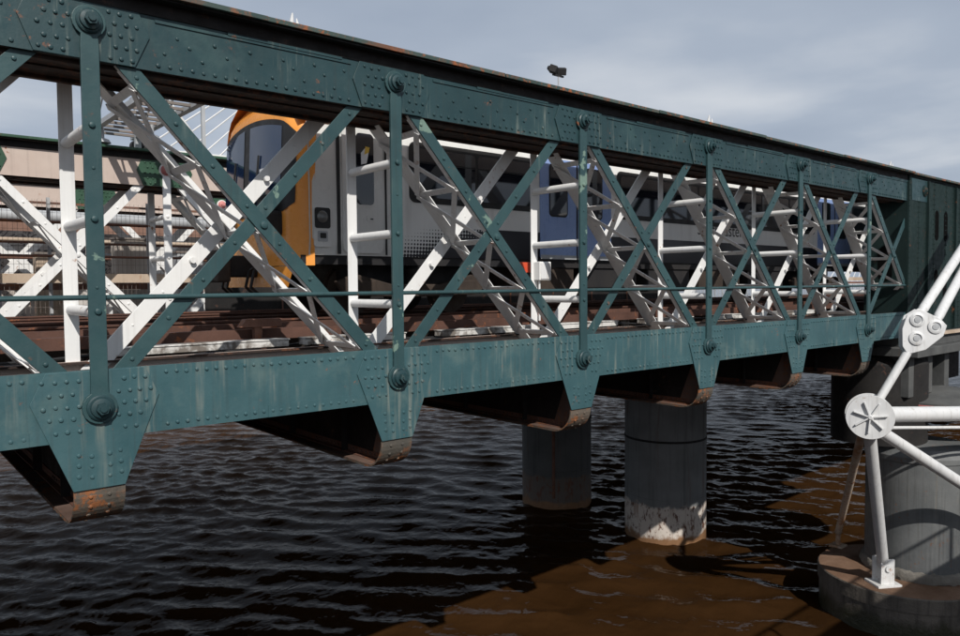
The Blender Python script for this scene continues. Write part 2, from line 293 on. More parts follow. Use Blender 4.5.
# ------------------------------------------------------------------ river
ZW = -9.5
def axis(a, b, step, lo, hi):
    v = list(np.arange(a, b, step)); s = step
    while v[-1] < hi: s *= 1.25; v.append(v[-1]+s)
    s = step
    while v[0] > lo: s *= 1.25; v.insert(0, v[0]-s)
    return np.array(v)
xs, ys = axis(-4, 72, .15, -1500, 2500), axis(3, 58, .15, -1500, 2500)
GX, GY = np.meshgrid(xs, ys); Z = np.zeros_like(GX); DX = np.zeros_like(GX); DY = np.zeros_like(GX)
far = np.clip((np.hypot(GX-34, GY-30)-46)/25, 0, 1); fade = 1-far
GM = np.clip(.75+.35*np.sin(GX*.23+1.7*np.sin(GY*.11))+.3*np.sin(GY*.31+GX*.07+2*np.sin(GX*.13)), .25, 1.4)
for i in range(90):
    lam = .42*(10**rng.uniform(0, .70)); th = math.radians(226)+rng.normal(0, .7); kx, ky = 2*np.pi/lam*np.cos(th), 2*np.pi/lam*np.sin(th)
    a = .0058*lam**.75*rng.uniform(.4, 1.2); ph = rng.uniform(0, 6.28); q = kx*GX+ky*GY+ph
    a = a*GM if lam < 1.2 else a; Z += a*np.sin(q); DX += a*1.1*np.cos(th)*np.cos(q); DY += a*1.1*np.sin(th)*np.cos(q)
V = np.stack([GX+DX*fade, GY+DY*fade, Z*fade], -1).reshape(-1, 3)
ny, nx = GX.shape; idx = np.arange(nx*ny).reshape(ny, nx)
Q = np.stack([idx[:-1, :-1], idx[:-1, 1:], idx[1:, 1:], idx[1:, :-1]], -1).reshape(-1, 4)
me = bpy.data.meshes.new('water'); me.vertices.add(len(V)); me.vertices.foreach_set('co', V.ravel())
me.loops.add(Q.size); me.loops.foreach_set('vertex_index', Q.ravel().astype(np.int32)); me.polygons.add(len(Q))
me.polygons.foreach_set('loop_start', np.arange(0, Q.size, 4, dtype=np.int32)); me.polygons.foreach_set('use_smooth', np.ones(len(Q), bool))
me.update(calc_edges=True); me.materials.append(MT['water'])
wo_ = bpy.data.objects.new('water', me); COL.objects.link(wo_); wo_.location.z = ZW+ZC; tag(wo_, kind='structure')

# ------------------------------------------------------------------ riveted lattice trusses
S, X0, ZT, ZB = 3.6, 1.90, 2.635, -1.179
XN = lambda n: X0+S*n
YN = -1                                    # detailed faces look towards -Y
def rivet_line(m, p, q, step, r, ax=(0, -1, 0), h=None, jit=0):
    p, q = Vector(p), Vector(q); L = (q-p).length; k = max(1, int(L/step))
    for i in range(k+1): m.dome(p.lerp(q, i/k), ax, r, h or r*.95)
def truss(root, Y, n0, n1, xa, xb, mt, lod, panels, depth=1.064):
    """box truss girder; Y = detailed outer web face; panel points n0..n1; chords from xa to xb"""
    Yi = Y+depth; rv = .024 if lod == 2 else .026
    # chords -------------------------------------------------
    tcw = MB().box(xa, xb, Y, Y+.022, 2.27, 2.985).build('top_chord', mt['chord_t'], root)
    MB().box(xa, xb, Yi-.01, Yi+.012, 2.27, 2.985).build('inner_web', mt['inner'], tcw)
    # top flange plates: separate lengths with slightly stepped edges
    x, k = xa, 0
    while x < xb-.01:
        x2 = min(xb, x+S); o = .012*(k % 3); z0 = 2.985+.006*(k % 2)
        MB().box(x+.002, x2-.002, Y-.195-o, Yi+.13, z0, z0+.055).build('flange_plate', mt['flange'], tcw, bevel=.006); x, k = x2, k+1
    MB().box(xa, xb, Y-.016, Y-.001, 2.835, 2.984).box(xa, xb, Y-.16, Y-.0165, 2.965, 2.984).build('top_angle', MT['black'], tcw)  # black band paints the flange's shade onto angle and underside
    MB().box(xa, xb, Y+.022, Yi-.01, 2.275, 2.29).build('soffit_plate', mt['soffit'], tcw)
    MB().box(xa, xb, Y+.10, Y+.19, 2.235, 2.274).box(xa, xb, Yi-.19, Yi-.10, 2.235, 2.274).box(xa, xb, Y+.46, Y+.60, 2.255, 2.2745).build('soffit_angle', mt['soffit'], tcw)
    bcw = MB().box(xa, xb, Y, Y+.022, -1.5, -.80).build('bottom_chord', mt['chord_b'], root)
    MB().box(xa, xb, Yi-.01, Yi+.012, -1.5, -.80).build('inner_web', mt['inner'], bcw)
    MB().box(xa, xb, Y+.022, Yi-.01, -1.495, -1.475).build('bottom_plate', mt['soffit'], bcw)
    MB().box(xa, xb, Y+.022, Y+.11, -.825, -.803).box(xa, xb, Yi-.1, Yi-.01, -.825, -.803).build('edge_angle', mt['soffit'], bcw)
    if lod == 2:
        m = MB(); m2 = MB()
        for n in panels:
            a, b = XN(n)+.66, XN(n+1)-.66
            MB().box(a-.02, b+.03, Y-.014, Y-.001, 2.77, 2.80).box(a+.75, b-.1, Y-.022, Y-.0145, 2.80, 2.83).build('cover_strip', mt['chord_t'], tcw)
            rivet_line(m, (a, Y, 2.335), (b, Y, 2.335), .115, rv)
            for i in range(17):
                m.dome((a+(b-a)*(i+.5)/17, Y, 2.45+.22*((i*5) % 3)/2+random.uniform(-.02, .02)), (0, -1, 0), rv*.95, rv*.85)
            rivet_line(m2, (a, Y, -.875), (b, Y, -.875), .105, rv); rivet_line(m2, (a, Y, -1.425), (b, Y, -1.425), .105, rv)
        m.build('rivets', mt['chord_t'], tcw)['kind'] = 'stuff'; m2.build('rivets', mt['chord_b'], bcw)['kind'] = 'stuff'
        for n in panels:   # lap plates on the lower chord
            a = XN(n)+S*.5
            MB().box(a, XN(n+1)-.62, Y-.008, Y-.001, -1.5, -1.36).build('lap_plate', mt['chord_b'], bcw)
    # panel points -------------------------------------------
    for n in range(n0, n1+1):
        x = XN(n)
        g = MB().prism([(x-.51, 2.832), (x-.61, 2.60), (x-.48, 2.272), (x+.43, 2.272), (x+.58, 2.60), (x+.48, 2.832)], Y-.020, Y-.001).build('gusset_plate', mt['gus'], root, bevel=.004 if lod == 2 else 0)
        m = MB()
        for r_, z in enumerate((2.33, 2.44, 2.555, 2.67, 2.775)):
            for i in range(9):
                xx = x-.44+.105*i+(.052 if r_ % 2 else 0)
                if abs(xx-x) > .15 and xx < x+.50: m.dome((xx, Y-.020, z), (0, -1, 0), rv, rv*.95, 7 if lod == 2 else 5)
        m.build('rivets', mt['gus'], g)['kind'] = 'stuff'
        if mt.get('bracket'):
            g = MB().prism([(x-.47, -.806), (x-.61, -1.10), (x-.255, -2.0), (x+.225, -2.0), (x+.58, -1.10), (x+.45, -.806)], Y-.020, Y-.001).build('bracket_plate', mt['chord_b'], root, bevel=.004)
        else:
            g = MB().prism([(x-.47, -.806), (x-.60, -1.12), (x-.45, -1.49), (x+.43, -1.49), (x+.58, -1.12), (x+.45, -.806)], Y-.020, Y-.001).build('gusset_plate', mt['gus'], root)
        m = MB()
        for r_, z in enumerate((-.90, -1.03, -1.15, -1.27, -1.40)):
            for i in range(10):
                xx = x-.50+.105*i+(.052 if r_ % 2 else 0)
                if .155 < abs(xx-x) < .53-max(0, -1.15-z)*.4: m.dome((xx, Y-.020, z), (0, -1, 0), rv, rv*.95, 7 if lod == 2 else 5)
        if mt.get('bracket'):
            for z in (-1.66, -1.77, -1.88):
                for dx_ in (-.20, -.085, .085, .19): m.dome((x+dx_, Y-.020, z+.02*(abs(dx_) > .1)), (0, -1, 0), rv, rv*.7)
        m.build('rivets', mt['chord_b'] if mt.get('bracket') else mt['gus'], g)['kind'] = 'stuff'
        # hanger: flat eyebar between the pins, white inner bar, spacer tubes
        eb = MB(); pts = []
        for i in range(17): a = math.radians(-60+300*i/16); pts.append((x+.155*math.cos(a), ZT+.155*math.sin(a)))
        pts += [(x-.085, ZT-.25), (x-.08, ZB+.27)]
        for i in range(17): a = math.radians(120+300*i/16); pts.append((x+.165*math.cos(a), ZB+.165*math.sin(a)))
        pts += [(x+.08, ZB+.27), (x+.085, ZT-.25)]
        h = eb.prism(pts, Y-.062, Y-.022).build('hanger_bar', mt['bar'], root, bevel=.005 if lod == 2 else 0)
        m = MB()
        for z in (1.62, .70, -.22): MB().dome((x, Y-.062, z), (0, -1, 0), .036, .035, 8).build('bolt_head', mt['bar'], h)
        for z in (1.2, .02): m.dome((x, Y-.062, z), (0, -1, 0), .018, .012)
        m.build('rivets', mt['bar'], h)['kind'] = 'stuff'
        for z, rr in ((ZT, 1.), (ZB, 1.06)):
            pn = MB().lathe((x, Y-.062, z), [(.001, 0), (.122*rr, 0), (.122*rr, .022), (.108*rr, .034), (.098*rr, .034), (.092*rr, .062), (.06*rr, .074), (.001, .075)], 24, (0, -1, 0)).build('pin', mt['pin'], root, ang=30)
            m = MB(); a6 = [(x+.062*math.cos(math.pi/3*i+.2), z+.062*math.sin(math.pi/3*i+.2)) for i in range(6)]
            m.prism(a6, Y-.185, Y-.136); m.tube((x, Y-.205, z), (x, Y-.184, z), .034, 10); m.build('nut', mt['pin'], pn)
        MB().box(x-.075, x+.075, Yi+.014, Yi+.034, -1.02, 2.6).build('inner_hanger', mt['white'], root, bevel=.004 if lod == 2 else 0)
        if lod:
            for z in (1.62, .70, -.22):
                MB().tube((x, Y-.021, z), (x, Yi+.013, z), .058, 14).build('spacer_tube', mt['white'], root)
    # crossed diagonals --------------------------------------
    for n in panels:
        xa_, xb_ = XN(n), XN(n+1); zt, zb = ZT, ZB
        for kind in ('\\', '/'):
            p, q = ((xa_+.03, zt), (xb_-.03, zb)) if kind == '\\' else ((xa_-.07, zb), (xb_-.22, zt))
            yo, yi = (Y+.034, Yi-.024) if kind == '\\' else (Y+.060, Yi-.050)
            P, Qv = Vector((p[0], 0, p[1])), Vector((q[0], 0, q[1])); ax = (Qv-P).normalized()
            ob = MB().bar(P+Vector((0, yo, 0)), Qv+Vector((0, yo, 0)), .165, .022, (0, 1, 0)).build('diagonal_bar', mt['bar'], root, bevel=.003 if lod == 2 else 0)
            if lod:
                m = MB()
                for i in range(8):
                    c = P.lerp(Qv, .12+.76*i/7)+Vector((0, yo-.011, 0))
                    if abs(i-3.5) > .4: m.dome(c, (0, -1, 0), .026, .022)
                if kind == '\\': m.dome(P.lerp(Qv, .5)+Vector((0, yo-.011, 0)), (0, -1, 0), .05, .04, 10)
                m.build('rivets', mt['bar'], ob)['kind'] = 'stuff'
            ib = MB().bar(P+Vector((0, yi, 0)), Qv+Vector((0, yi, 0)), .15 if kind == '\\' and lod == 2 else .20, .022, (0, 1, 0))
            if kind == '\\' and lod:
                up = Vector((0, 1, 0)).cross(ax)
                if up.z > 0: up = -up
                # the strut is laced: inner and outer angles with crossed lacing on its upper side
                ib.bar(P+up*.070+Vector((0, yi-.142, 0)), Qv+up*.070+Vector((0, yi-.142, 0)), .26, .016, up)
                MB().bar(P+up*.074+Vector((0, yo+.055, 0)), Qv+up*.074+Vector((0, yo+.055, 0)), .08, .014, up).build('strut_angle', mt['white2'], root)
            ibo = ib.build('inner_diagonal', mt['white'], root, bevel=.003 if lod == 2 else 0)
            if lod:
                m = MB()
                for i in range(9): m.dome(P.lerp(Qv, .1+.8*i/8)+Vector((0, yi-.011, 0)), (0, -1, 0), .017, .012)
                m.build('rivets', mt['white'], ibo)['kind'] = 'stuff'
            if kind == '\\' and lod:
                nb = 4
                for i in range(nb+1):
                    f_ = .13+.74*i/nb; c = P.lerp(Qv, f_)+up*.086
                    MB().bar(c+Vector((0, yo+.014, 0)), c+Vector((0, yi-.05, 0)), .09, .016, up).build('lacing_bar', mt['white2'], root)
                    if i < nb:
                        c2 = P.lerp(Qv, f_+.74/nb)+up*.086
                        MB().bar(c+up*.016+Vector((0, yo+.05, 0)), c2+up*.016+Vector((0, yi-.05, 0)), .085, .014, up).build('lacing_bar', mt['white2'], root)
                        if lod == 2: MB().bar(c+up*.031+Vector((0, yi-.05, 0)), c2+up*.031+Vector((0, yo+.05, 0)), .085, .014, up).build('lacing_bar', mt['white2'], root)
            elif lod:
                for f_ in (.40, .68):
                    c = P.lerp(Qv, f_); MB().tube(c+Vector((0, yi-.075, 0)), c+Vector((0, yi-.012, 0)), .036, 12).build('spacer_stub', mt['white'], root)

nt_mats = dict(chord_t=MT['teal_up'], chord_b=MT['teal_low'], inner=MT['cream'], flange=MT['flange'], soffit=MT['soffit'], gus=MT['teal_up'], bar=MT['teal_bar'],
               pin=MT['teal_up'], white=MT['white'], white2=MT['white2'], bracket=True)
TY = 8.21; TEND = 22.40
near = thing('truss_girder', 'near dark teal riveted truss girder with crossed bars in front of the train', 'bridge truss', (XN(0), TY, -2.0))
truss(near, TY, -2, 5, XN(-2)-1.8, TEND, nt_mats, 2, range(-2, 6))
MB().tube((XN(-2)-1.8, TY+.012, -.085), (TEND, TY+.012, -.06), .026, 10).build('handrail', MT['teal_bar'], near)
# small cleats on top of the near chord
for x in (10.15, 17.2): MB().prism([(x-.17, 3.045), (x-.06, 3.30), (x+.06, 3.30), (x+.17, 3.045)], TY+.6, TY+.72).build('top_cleat', MT['green'], near)

# ------------------------------------------------------------------ cross girders under the deck
words = ['leftmost out of the corner', 'just left of the frame', 'leftmost full bracket', 'second bracket from the left', 'third bracket from the left', 'fourth bracket from the left',
         'fifth bracket from the left', 'sixth bracket, beside the green tower']
for n in range(0, 6):
    x = XN(n)
    r_ = thing('cross_girder', 'rusty riveted cross girder with curled end under the '+words[n+2], 'girder', (x, TY, -2.4), 'cross girders under the railway deck')
    g = MB().prism([(TY+.03, -.96), (TY+.03, -2.0), (TY+.12, -2.25), (TY+.36, -2.38), (19.2, -2.38), (19.2, -.96)], x-.014, x+.014, 'x').build('web_plate', MT['black'], r_)  # rusty web blackened to stand for the shade under the deck
    MB().prism([(TY+.05, -1.5), (TY+.05, -2.0), (TY+.13, -2.23), (TY+.36, -2.34), (TY+.62, -2.34), (TY+.30, -1.5)], x-.0185, x-.0145, 'x').build('sunlit_web_end', MT['primer'], r_)  # pinkish wedge paints the sunlit end of the web
    # curling end plate / bottom flange: swept strip
    prof = [(TY+.004, -1.93), (TY+.004, -2.02)]+[(TY+.404-.40*math.cos(a), -2.02-.38*math.sin(a)) for a in [math.radians(i*9) for i in range(1, 11)]]+[(9.2, -2.40), (19.2, -2.40)]
    m = MB(); vs = []
    for i, (y, z) in enumerate(prof):
        a = Vector((0, *prof[max(0, i-1)])); b = Vector((0, *prof[min(len(prof)-1, i+1)])); tn = (b-a).normalized(); nn = Vector((0, -tn.z, tn.y))
        for off in (0, .022):
            for sx in (-.25, .23): vs.append(Vector((x+sx, y, z))+nn*off)
    k = len(prof); fs = [(0, 2, 3, 1), (4*k-4, 4*k-3, 4*k-1, 4*k-2)]
    for i in range(k-1):
        A, B = 4*i, 4*i+4; fs += [(A, A+1, B+1, B), (A+2, B+2, B+3, A+3), (A, B, B+2, A+2), (A+1, A+3, B+3, B+1)]
    m.add(vs, fs, False); fl = m.build('curled_flange', MT['endplate'], r_)
    m = MB()
    for i in range(1, 9):
        y, z = prof[i+1]; a = math.radians(i*9)
        if i % 2:
            for sx in (-.10, .08): m.dome((x+sx, y-.002, z-.002), (0, -math.cos(a), -math.sin(a)), .022, .016)
    m.build('rivets', MT['endplate'], fl)['kind'] = 'stuff'
    MB().box(x-.25, x+.23, TY+.30, TY+1.6, -2.375, -2.362).build('flange_plate', MT['primer'], r_)
    for sx in (-1, 1):
        m = MB().box(*sorted((x+sx*.015, x+sx*.10)), TY+.36, 19.1, -2.361, -2.345).box(*sorted((x+sx*.015, x+sx*.028)), TY+.36, 19.1, -2.344, -2.26)
        an = m.build('bottom_angle', MT['rust'], r_)
        m = MB(); rivet_line(m, (x+sx*.029, TY+.42, -2.30), (x+sx*.029, TY+2.2, -2.30), .11, .02, (sx, 0, 0)); m.build('rivets', MT['primer'], an)['kind'] = 'stuff'
    for y in (TY+1.25, TY+2.9, TY+4.6, TY+6.3):
        for sx in (-1, 1): MB().box(*sorted((x+sx*.03, x+sx*.13)), y, y+.015, -2.34, -1.0).build('stiffener', MT['black'], r_)

# ------------------------------------------------------------------ deck, timbers, rails
DX0, DX1 = -14, 130; YA_ = 17.3
dk = MB()
dk.box(DX0, DX1, TY+1.09, 17.299, -1.0, -.95).box(XN(6)+.01, DX1, 17.3, YA_+1.099, -1.0, -.95).box(30.01, DX1, TY-.1, TY+1.089, -1.0, -.95)  # last two strips added past truss and tower to block stray sun
deck = dk.build('bridge_deck', MT['deck'], None, (0, 13, -1.0)); tag(deck, kind='structure')
for i, y in enumerate((TY+1.5, 10.88, 12.32, 14.25, 15.69)):
    MB().box(DX0, DX1, y-.17, y+.17, -1.42, -1.003).build('stringer', MT['black'], deck)
# planks on the walkway strip beside the near girder
for i in range(46):
    x = -4+i*.62
    MB().box(x, x+.56, 9.42+random.uniform(-.05, .05), 10.22+random.uniform(-.06, .06), -.948, -.905+random.uniform(-.012, .012)).build('plank', MT['timber'], deck)
def rail(y, which):
    pr_ = [(y-.07, -.62), (y+.07, -.62), (y+.07, -.605), (y+.012, -.585), (y+.012, -.51), (y+.036, -.497), (y+.036, -.47), (y-.036, -.47), (y-.036, -.497), (y-.012, -.51), (y-.012, -.585), (y-.07, -.605)]
    tag(MB().prism(pr_, DX0, DX1, 'x').build('rail', MT['rail'], None, (0, y, -.62)), which, 'rail', 'running rails')
    tag(MB().box(DX0, DX1, y-.19, y+.19, -.946, -.622).build('longitudinal_timber', MT['timber'], None, (0, y, -.946), bevel=.01),
        'long dark timber baulk under the '+which.split(' rusty')[0]+' rail', 'timber', 'rail timbers')
rail(10.88, 'near rusty rail under the near wheels of the train'); rail(12.32, 'second rusty rail under the far wheels of the train')
rail(14.25, 'third rusty rail, on the empty track beyond the train'); rail(15.69, 'fourth rusty rail, beside the far girder')
cr_ = MB().box(DX0, DX1, 10.33, 10.41, -.60, -.50).build('conductor_rail', MT['rail'], None, (0, 10.37, -.6)); tag(cr_, 'rusty brown conductor rail on the near side of the track', 'rail')
for i in range(16):
    x = -6+i*2.1; MB().lathe((x, 10.37, -.948), [(.001, 0), (.10, 0), (.085, .08), (.10, .12), (.07, .345), (.001, .345)], 10).build('insulator', MT['trough'], cr_)
gb = MB().box(DX0, DX1, 10.02, 10.20, -.72, -.57).build('guard_beam', MT['rail'], None, (0, 10.1, -.72)); tag(gb, 'long rusty brown guard beam running beside the near rail', 'beam')
for i in range(14):
    x = -5.2+i*2.4; MB().box(x, x+.12, 10.05, 10.17, -.904, -.721).build('support_block', MT['timber'], gb)
# chairs on the near rails, cross packing timbers and scrap beside them
chm = None
for y, par in ((10.88, 0), (12.32, 1)):
    rl = [o for o in bpy.data.objects if o.name.startswith('rail') and o.get('category') == 'rail' and abs(o.location.y-y) < .01][0]
    for i in range(44):
        x = -4+i*.72
        if chm is None:
            c0 = MB().box(-.11, .11, -.17, -.071, 0, .06).box(-.11, .11, .071, .17, 0, .06).box(-.05, .05, -.11, -.0715, .061, .10).build('rail_chair', MT['rail'], None); chm = c0.data; ob = c0
        else: ob = bpy.data.objects.new('rail_chair', chm); COL.objects.link(ob)
        ob.parent = rl; ob.location = (x, 0, .0015)
for i in range(34):
    x = -4+i*.78+random.uniform(-.06, .06)
    MB().box(x, x+.22, 10.42, 10.68, -.949, -.79+random.uniform(-.03, .03)).build('packing_timber', MT['timber'], deck)
# white cable troughs
spots = [(-2.2, 2.0, 'left of the leftmost hanger'), (2.25, 2.4, 'just right of the leftmost hanger'), (4.9, 1.7, 'behind the second hanger'), (7.3, 2.2, 'between the second and third hangers'),
         (9.9, 1.8, 'behind the third hanger'), (12.6, 1.7, 'behind the fourth hanger'), (15.2, 1.9, 'between the fourth and fifth hangers'), (18.1, 1.9, 'between the fifth and sixth hangers')]
for x, L, lab in spots:
    r_ = thing('cable_trough', 'long white painted cable trough lying on the deck '+lab, 'cable trough', (x, 9.65, -.9), 'white cable troughs')
    dy_ = random.uniform(-.03, .03)
    MB().box(x, x+L, 9.58+dy_, 9.80+dy_, -.80, -.715).build('channel', MT['trough'], r_, bevel=.008)
    MB().box(x-.01, x+L+.01, 9.565+dy_, 9.815+dy_, -.714, -.695).build('lid', MT['trough'], r_, bevel=.006)
    for f_ in (.15, .5, .85): MB().box(x+L*f_-.04, x+L*f_+.04, 9.60+dy_, 9.78+dy_, -.90, -.801).build('support', MT['rust'], r_)
# rusty T bracket and junction box
r_ = thing('rust_bracket', 'rust red T shaped steel bracket standing on the deck by the first panel', 'bracket', (4.35, 9.98, -.9))
MB().prism([(4.06, -.53), (4.14, -.42), (4.66, -.42), (4.66, -.53)], 9.83, 9.98).build('cap', MT['rust'], r_, bevel=.006)
MB().box(4.27, 4.38, 9.86, 9.95, -.905, -.531).build('post', MT['rust'], r_)
MB().box(4.20, 4.45, 9.82, 9.99, -.925, -.906).build('foot', MT['rust'], r_)
r_ = thing('junction_box', 'small white junction box fixed to the third white inner bar', 'box', (XN(2), TY+1.0, .0))
MB().box(XN(2)-.02, XN(2)+.26, TY+.93, TY+1.07, .10, .42).build('case', MT['white'], r_, bevel=.012)
MB().box(XN(2), XN(2)+.24, TY+.916, TY+.929, .12, .40).build('door', MT['white2'], r_, bevel=.008)
MB().tube((XN(2)+.06, TY+1.02, .10), (XN(2)+.06, TY+1.02, -.6), .018, 8).build('conduit', MT['white2'], r_)
# loose cables draped along the deck edge
for k, (y, z) in enumerate(((9.5, -.84), (9.9, -.80), (9.44, -.86))):
    pts = [Vector((x, y+.05*math.sin(x*1.3+k), z+.03*math.sin(x*2.1+k*2))) for x in np.arange(-5, 21, .4)]
    tag(MB().path(pts, .022, 6).build('cable', MT['rubber'], None, (0, y, z)), ['black cable sagging beside the white troughs', 'black cable running between troughs and guard beam', 'thin black cable along the near deck edge'][k], 'cable')
# ballast and scrap on the deck
m = MB()
for i in range(2600):
    x, y = random.uniform(-5, 22), random.choice((random.uniform(9.33, 10.3), random.uniform(11.1, 12.1), random.uniform(9.33, 9.7)))
    s = random.uniform(.015, .05); z = -.905; a = random.uniform(0, 3); c, d = math.cos(a)*s, math.sin(a)*s
    m.add([(x+c, y+d, z), (x-d, y+c, z), (x-c, y-d, z), (x+d, y-c, z), (x+s*.2, y, z+s*1.3)], [(0, 1, 4), (1, 2, 4), (2, 3, 4), (3, 0, 4)])
tag(m.build('ballast', MT['rail'], None, (8, 10, -.9)), 'loose rusty ballast and scrap scattered on the deck', 'ballast', kind='stuff')

# ------------------------------------------------------------------ far trusses of the other tracks
def px0(x, y, Y): d = F+R*(x-480)/747.5-U*(y-318)/747.5; return d*(Y/d.y)
fm = dict(chord_t=MT['cream'], chord_b=MT['cream'], inner=MT['cream'], flange=MT['green'], soffit=MT['soffit'], gus=MT['green'], bar=MT['white'], pin=MT['red'], white=MT['white'], white2=MT['white2'])
YA, YB = 17.3, 23.35
fa = thing('truss_girder', 'far truss girder with cream chord, green gussets and white crossed bars beyond the tracks', 'bridge truss', (XN(1), YA, -1.5))
truss(fa, YA, -1, 5, XN(-2), XN(6), fm, 1, range(-1, 5))
fb = thing('truss_girder', 'farthest truss girder with cream chord low behind the first cream girder', 'bridge truss', (XN(1), YB, -1.5))
truss(fb, YB, -1, 4, XN(-2), XN(5), fm, 0, range(-1, 4))
d2 = MB().box(DX0, DX1, YA+1.1, YB-.002, -1.0, -.93).box(XN(5)+.01, DX1, YB-.001, YB+1.099, -1.0, -.93).build('side_deck', MT['deck'], None, (0, 20, -1)); tag(d2, kind='structure')  # second strip added beyond the farthest truss to stop a light stripe
# walkway beams, pipe, mesh fence and painted hoarding between the two far girders
tag(MB().box(DX0, DX1, 18.55, 18.75, .16, .36).build('walkway_beam', MT['walk'], None, (0, 18.6, .16)), 'pale brown horizontal walkway beam behind the far crossed bars', 'beam')
tag(MB().box(DX0, DX1, 20.4, 20.6, .0, .12).build('walkway_beam', MT['rust'], None, (0, 20.5, 0)), 'thin rusty beam under the mesh fence', 'beam')
tag(MB().tube((DX0, 22.6, 1.95), (DX1, 22.6, 1.95), .16, 16).build('service_pipe', MT['galv'], None, (0, 22.6, 1.95)), 'grey service pipe running behind the mesh fence', 'pipe')
fe = thing('mesh_fence', 'tall wire mesh fence with rusty rails between the far girders', 'fence', (3, 19.8, -.93))
for i in range(8): MB().box(-3+i*2.2, -2.93+i*2.2, 19.78, 19.85, -.93, 2.15).build('post', MT['galv'], fe)
for z in (2.0, 1.08, .1): MB().box(-3, 12.4, 19.855, 19.89, z, z+.055).build('rail', MT['rust'], fe)
m = MB()
for i in range(150): m.box(-3+i*.1, -2.994+i*.1, 19.77, 19.776, -.6, 2.1)
for i in range(14): m.box(-3, 12, 19.763, 19.769, -.6+i*.2, -.594+i*.2)
m.build('mesh', MT['wire'], fe)['kind'] = 'stuff'
ho = thing('hoarding', 'grey panel hoarding sprayed with dark graffiti behind the far girders', 'hoarding', (4, 25.6, -.93))
for i in range(6):
    MB().box(-2+i*2.44, .4+i*2.44, 25.6, 25.64, -.9, 1.75).build('panel', MT['graf'], ho); MB().box(-2.06+i*2.44, -1.98+i*2.44, 25.5, 25.6, -.93, 1.8).build('post', MT['galv'], ho)
lp = px0(70, 228, 19.0)
r_ = thing('lineside_lamp', 'small pale globe lamp hanging before the far mesh fence', 'lamp', (lp.x, lp.y, lp.z))
MB().lathe((lp.x, lp.y, lp.z), [(.01, -.16), (.11, -.12), (.15, 0), (.11, .12), (.03, .16), (.02, .2)], 16).build('globe', MT['walk'], r_); MB().tube((lp.x, lp.y, lp.z+.2), (lp.x, lp.y, 2.25), .012, 6).build('hanger_wire', MT['wire'], r_)
MB().tube((lp.x, lp.y, lp.z-.16), (lp.x, lp.y, .36), .03, 8).build('stem', MT['galv'], r_)
for k, (x, y, w_, h_, mm) in enumerate(((1.9, 20.9, .9, 1.15, 'galv'), (3.6, 21.3, .6, .9, 'walk'), (5.3, 20.8, .8, 1.3, 'stone'), (7.0, 21.2, .7, 1.0, 'galv'))):
    r_ = thing('equipment_cabinet', ['wide grey', 'short brown', 'tall stone coloured', 'narrow grey'][k]+' equipment cabinet behind the far mesh fence', 'cabinet', (x, y, -.93))
    MB().box(x, x+w_, y, y+.4, -.93, h_).build('case', MT[mm], r_, bevel=.015); MB().box(x-.03, x+w_+.03, y-.03, y+.43, h_+.001, h_+.05).build('lid', MT['wire'], r_)
    for i in range(2): MB().box(x+.03+i*w_/2, x+w_/2-.02+i*w_/2, y-.012, y-.001, -.8, h_-.08).build('door', MT[mm], r_)
for k, (y, z, r2, mm) in enumerate(((19.35, 1.55, .035, 'rust'), (19.4, .78, .03, 'rust'), (22.2, 1.30, .06, 'walk'), (22.3, .85, .05, 'rust'), (24.9, 1.05, .05, 'galv'))):
    tag(MB().tube((DX0, y, z), (40, y, z), r2, 10).build('conduit', MT[mm], None, (0, y, z)), ['thin rusty conduit just under the far cream chord', 'thin rusty conduit at mid height before the mesh fence', 'beige pipe behind the mesh fence', 'rusty pipe below the beige pipe', 'grey conduit before the graffiti hoarding'][k], 'pipe')
bb = thing('brick_wall', 'low brown brick wall with pale coping behind the graffiti hoarding', 'wall', (6, 27.5, -.93))
MB().box(-8, 20, 27.4, 27.8, -.92, 2.3).build('wall', MT['brickwall'], bb)
for i in range(14): MB().box(-8+i*2+.01, -6.01+i*2, 27.33, 27.87, 2.301, 2.42).build('coping_stone', MT['stone'], bb)
d3 = MB().box(DX0, DX1, YB+1.08, 31.59, -1.0, -.93).build('side_deck', MT['deck'], None, (0, 26, -1)); tag(d3, kind='structure')  # widened outward to lengthen the bridge's shade on the river

sc_ = thing('dark_cover_screen', 'low added black steel screen beside the far girder, seen under the train nose', 'screen', (14, 16.3, -.95))  # made-up dark panels that blacken the gap under the train nose
for i in range(9): MB().box(5.95+i*1.8, 7.72+i*1.8, 16.28, 16.32, -.94, .42+.02*(i % 2)).build('panel', MT['black'], sc_); MB().box(7.725+i*1.8, 7.745+i*1.8, 16.24, 16.34, -.95, .47).build('post', MT['rust'], sc_)
# ------------------------------------------------------------------ piers
def column(cx, cy, lab, mt_, ztop=-2.42):
    r_ = thing('pier_column', lab, 'pier', (cx, cy, ZW-1), 'round iron pier columns'); R_ = 1.52
    for i, (z0, z1) in enumerate(((ZW-1, ZW+1.62), (ZW+1.645, ZW+3.75), (ZW+3.78, ZW+5.6), (ZW+5.63, ztop))):
        MB().lathe((cx, cy, 0), [(R_-.02, z0-.02), (R_, z0), (R_, z1), (R_-.02, z1+.02)], 64).build('shell_ring', mt_, r_)
    for z in (ZW+3.765, ZW+5.615): MB().lathe((cx, cy, 0), [(R_-.02, z-.05), (R_+.02, z-.035), (R_+.02, z+.035), (R_-.02, z+.05)], 64).build('seam_band', MT['black'], r_)
    MB().lathe((cx, cy, 0), [(R_+.001, ztop-.75), (R_+.06, ztop-.72), (R_+.06, ztop-.02), (R_-.2, ztop), (.01, ztop)], 64).build('cap_ring', MT['rust'], r_)
    return r_
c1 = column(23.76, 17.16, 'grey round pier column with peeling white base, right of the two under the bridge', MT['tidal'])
c2 = column(23.78, 22.94, 'dark round pier column farther under the bridge, left of the peeling one', MT['tidal_dark'])
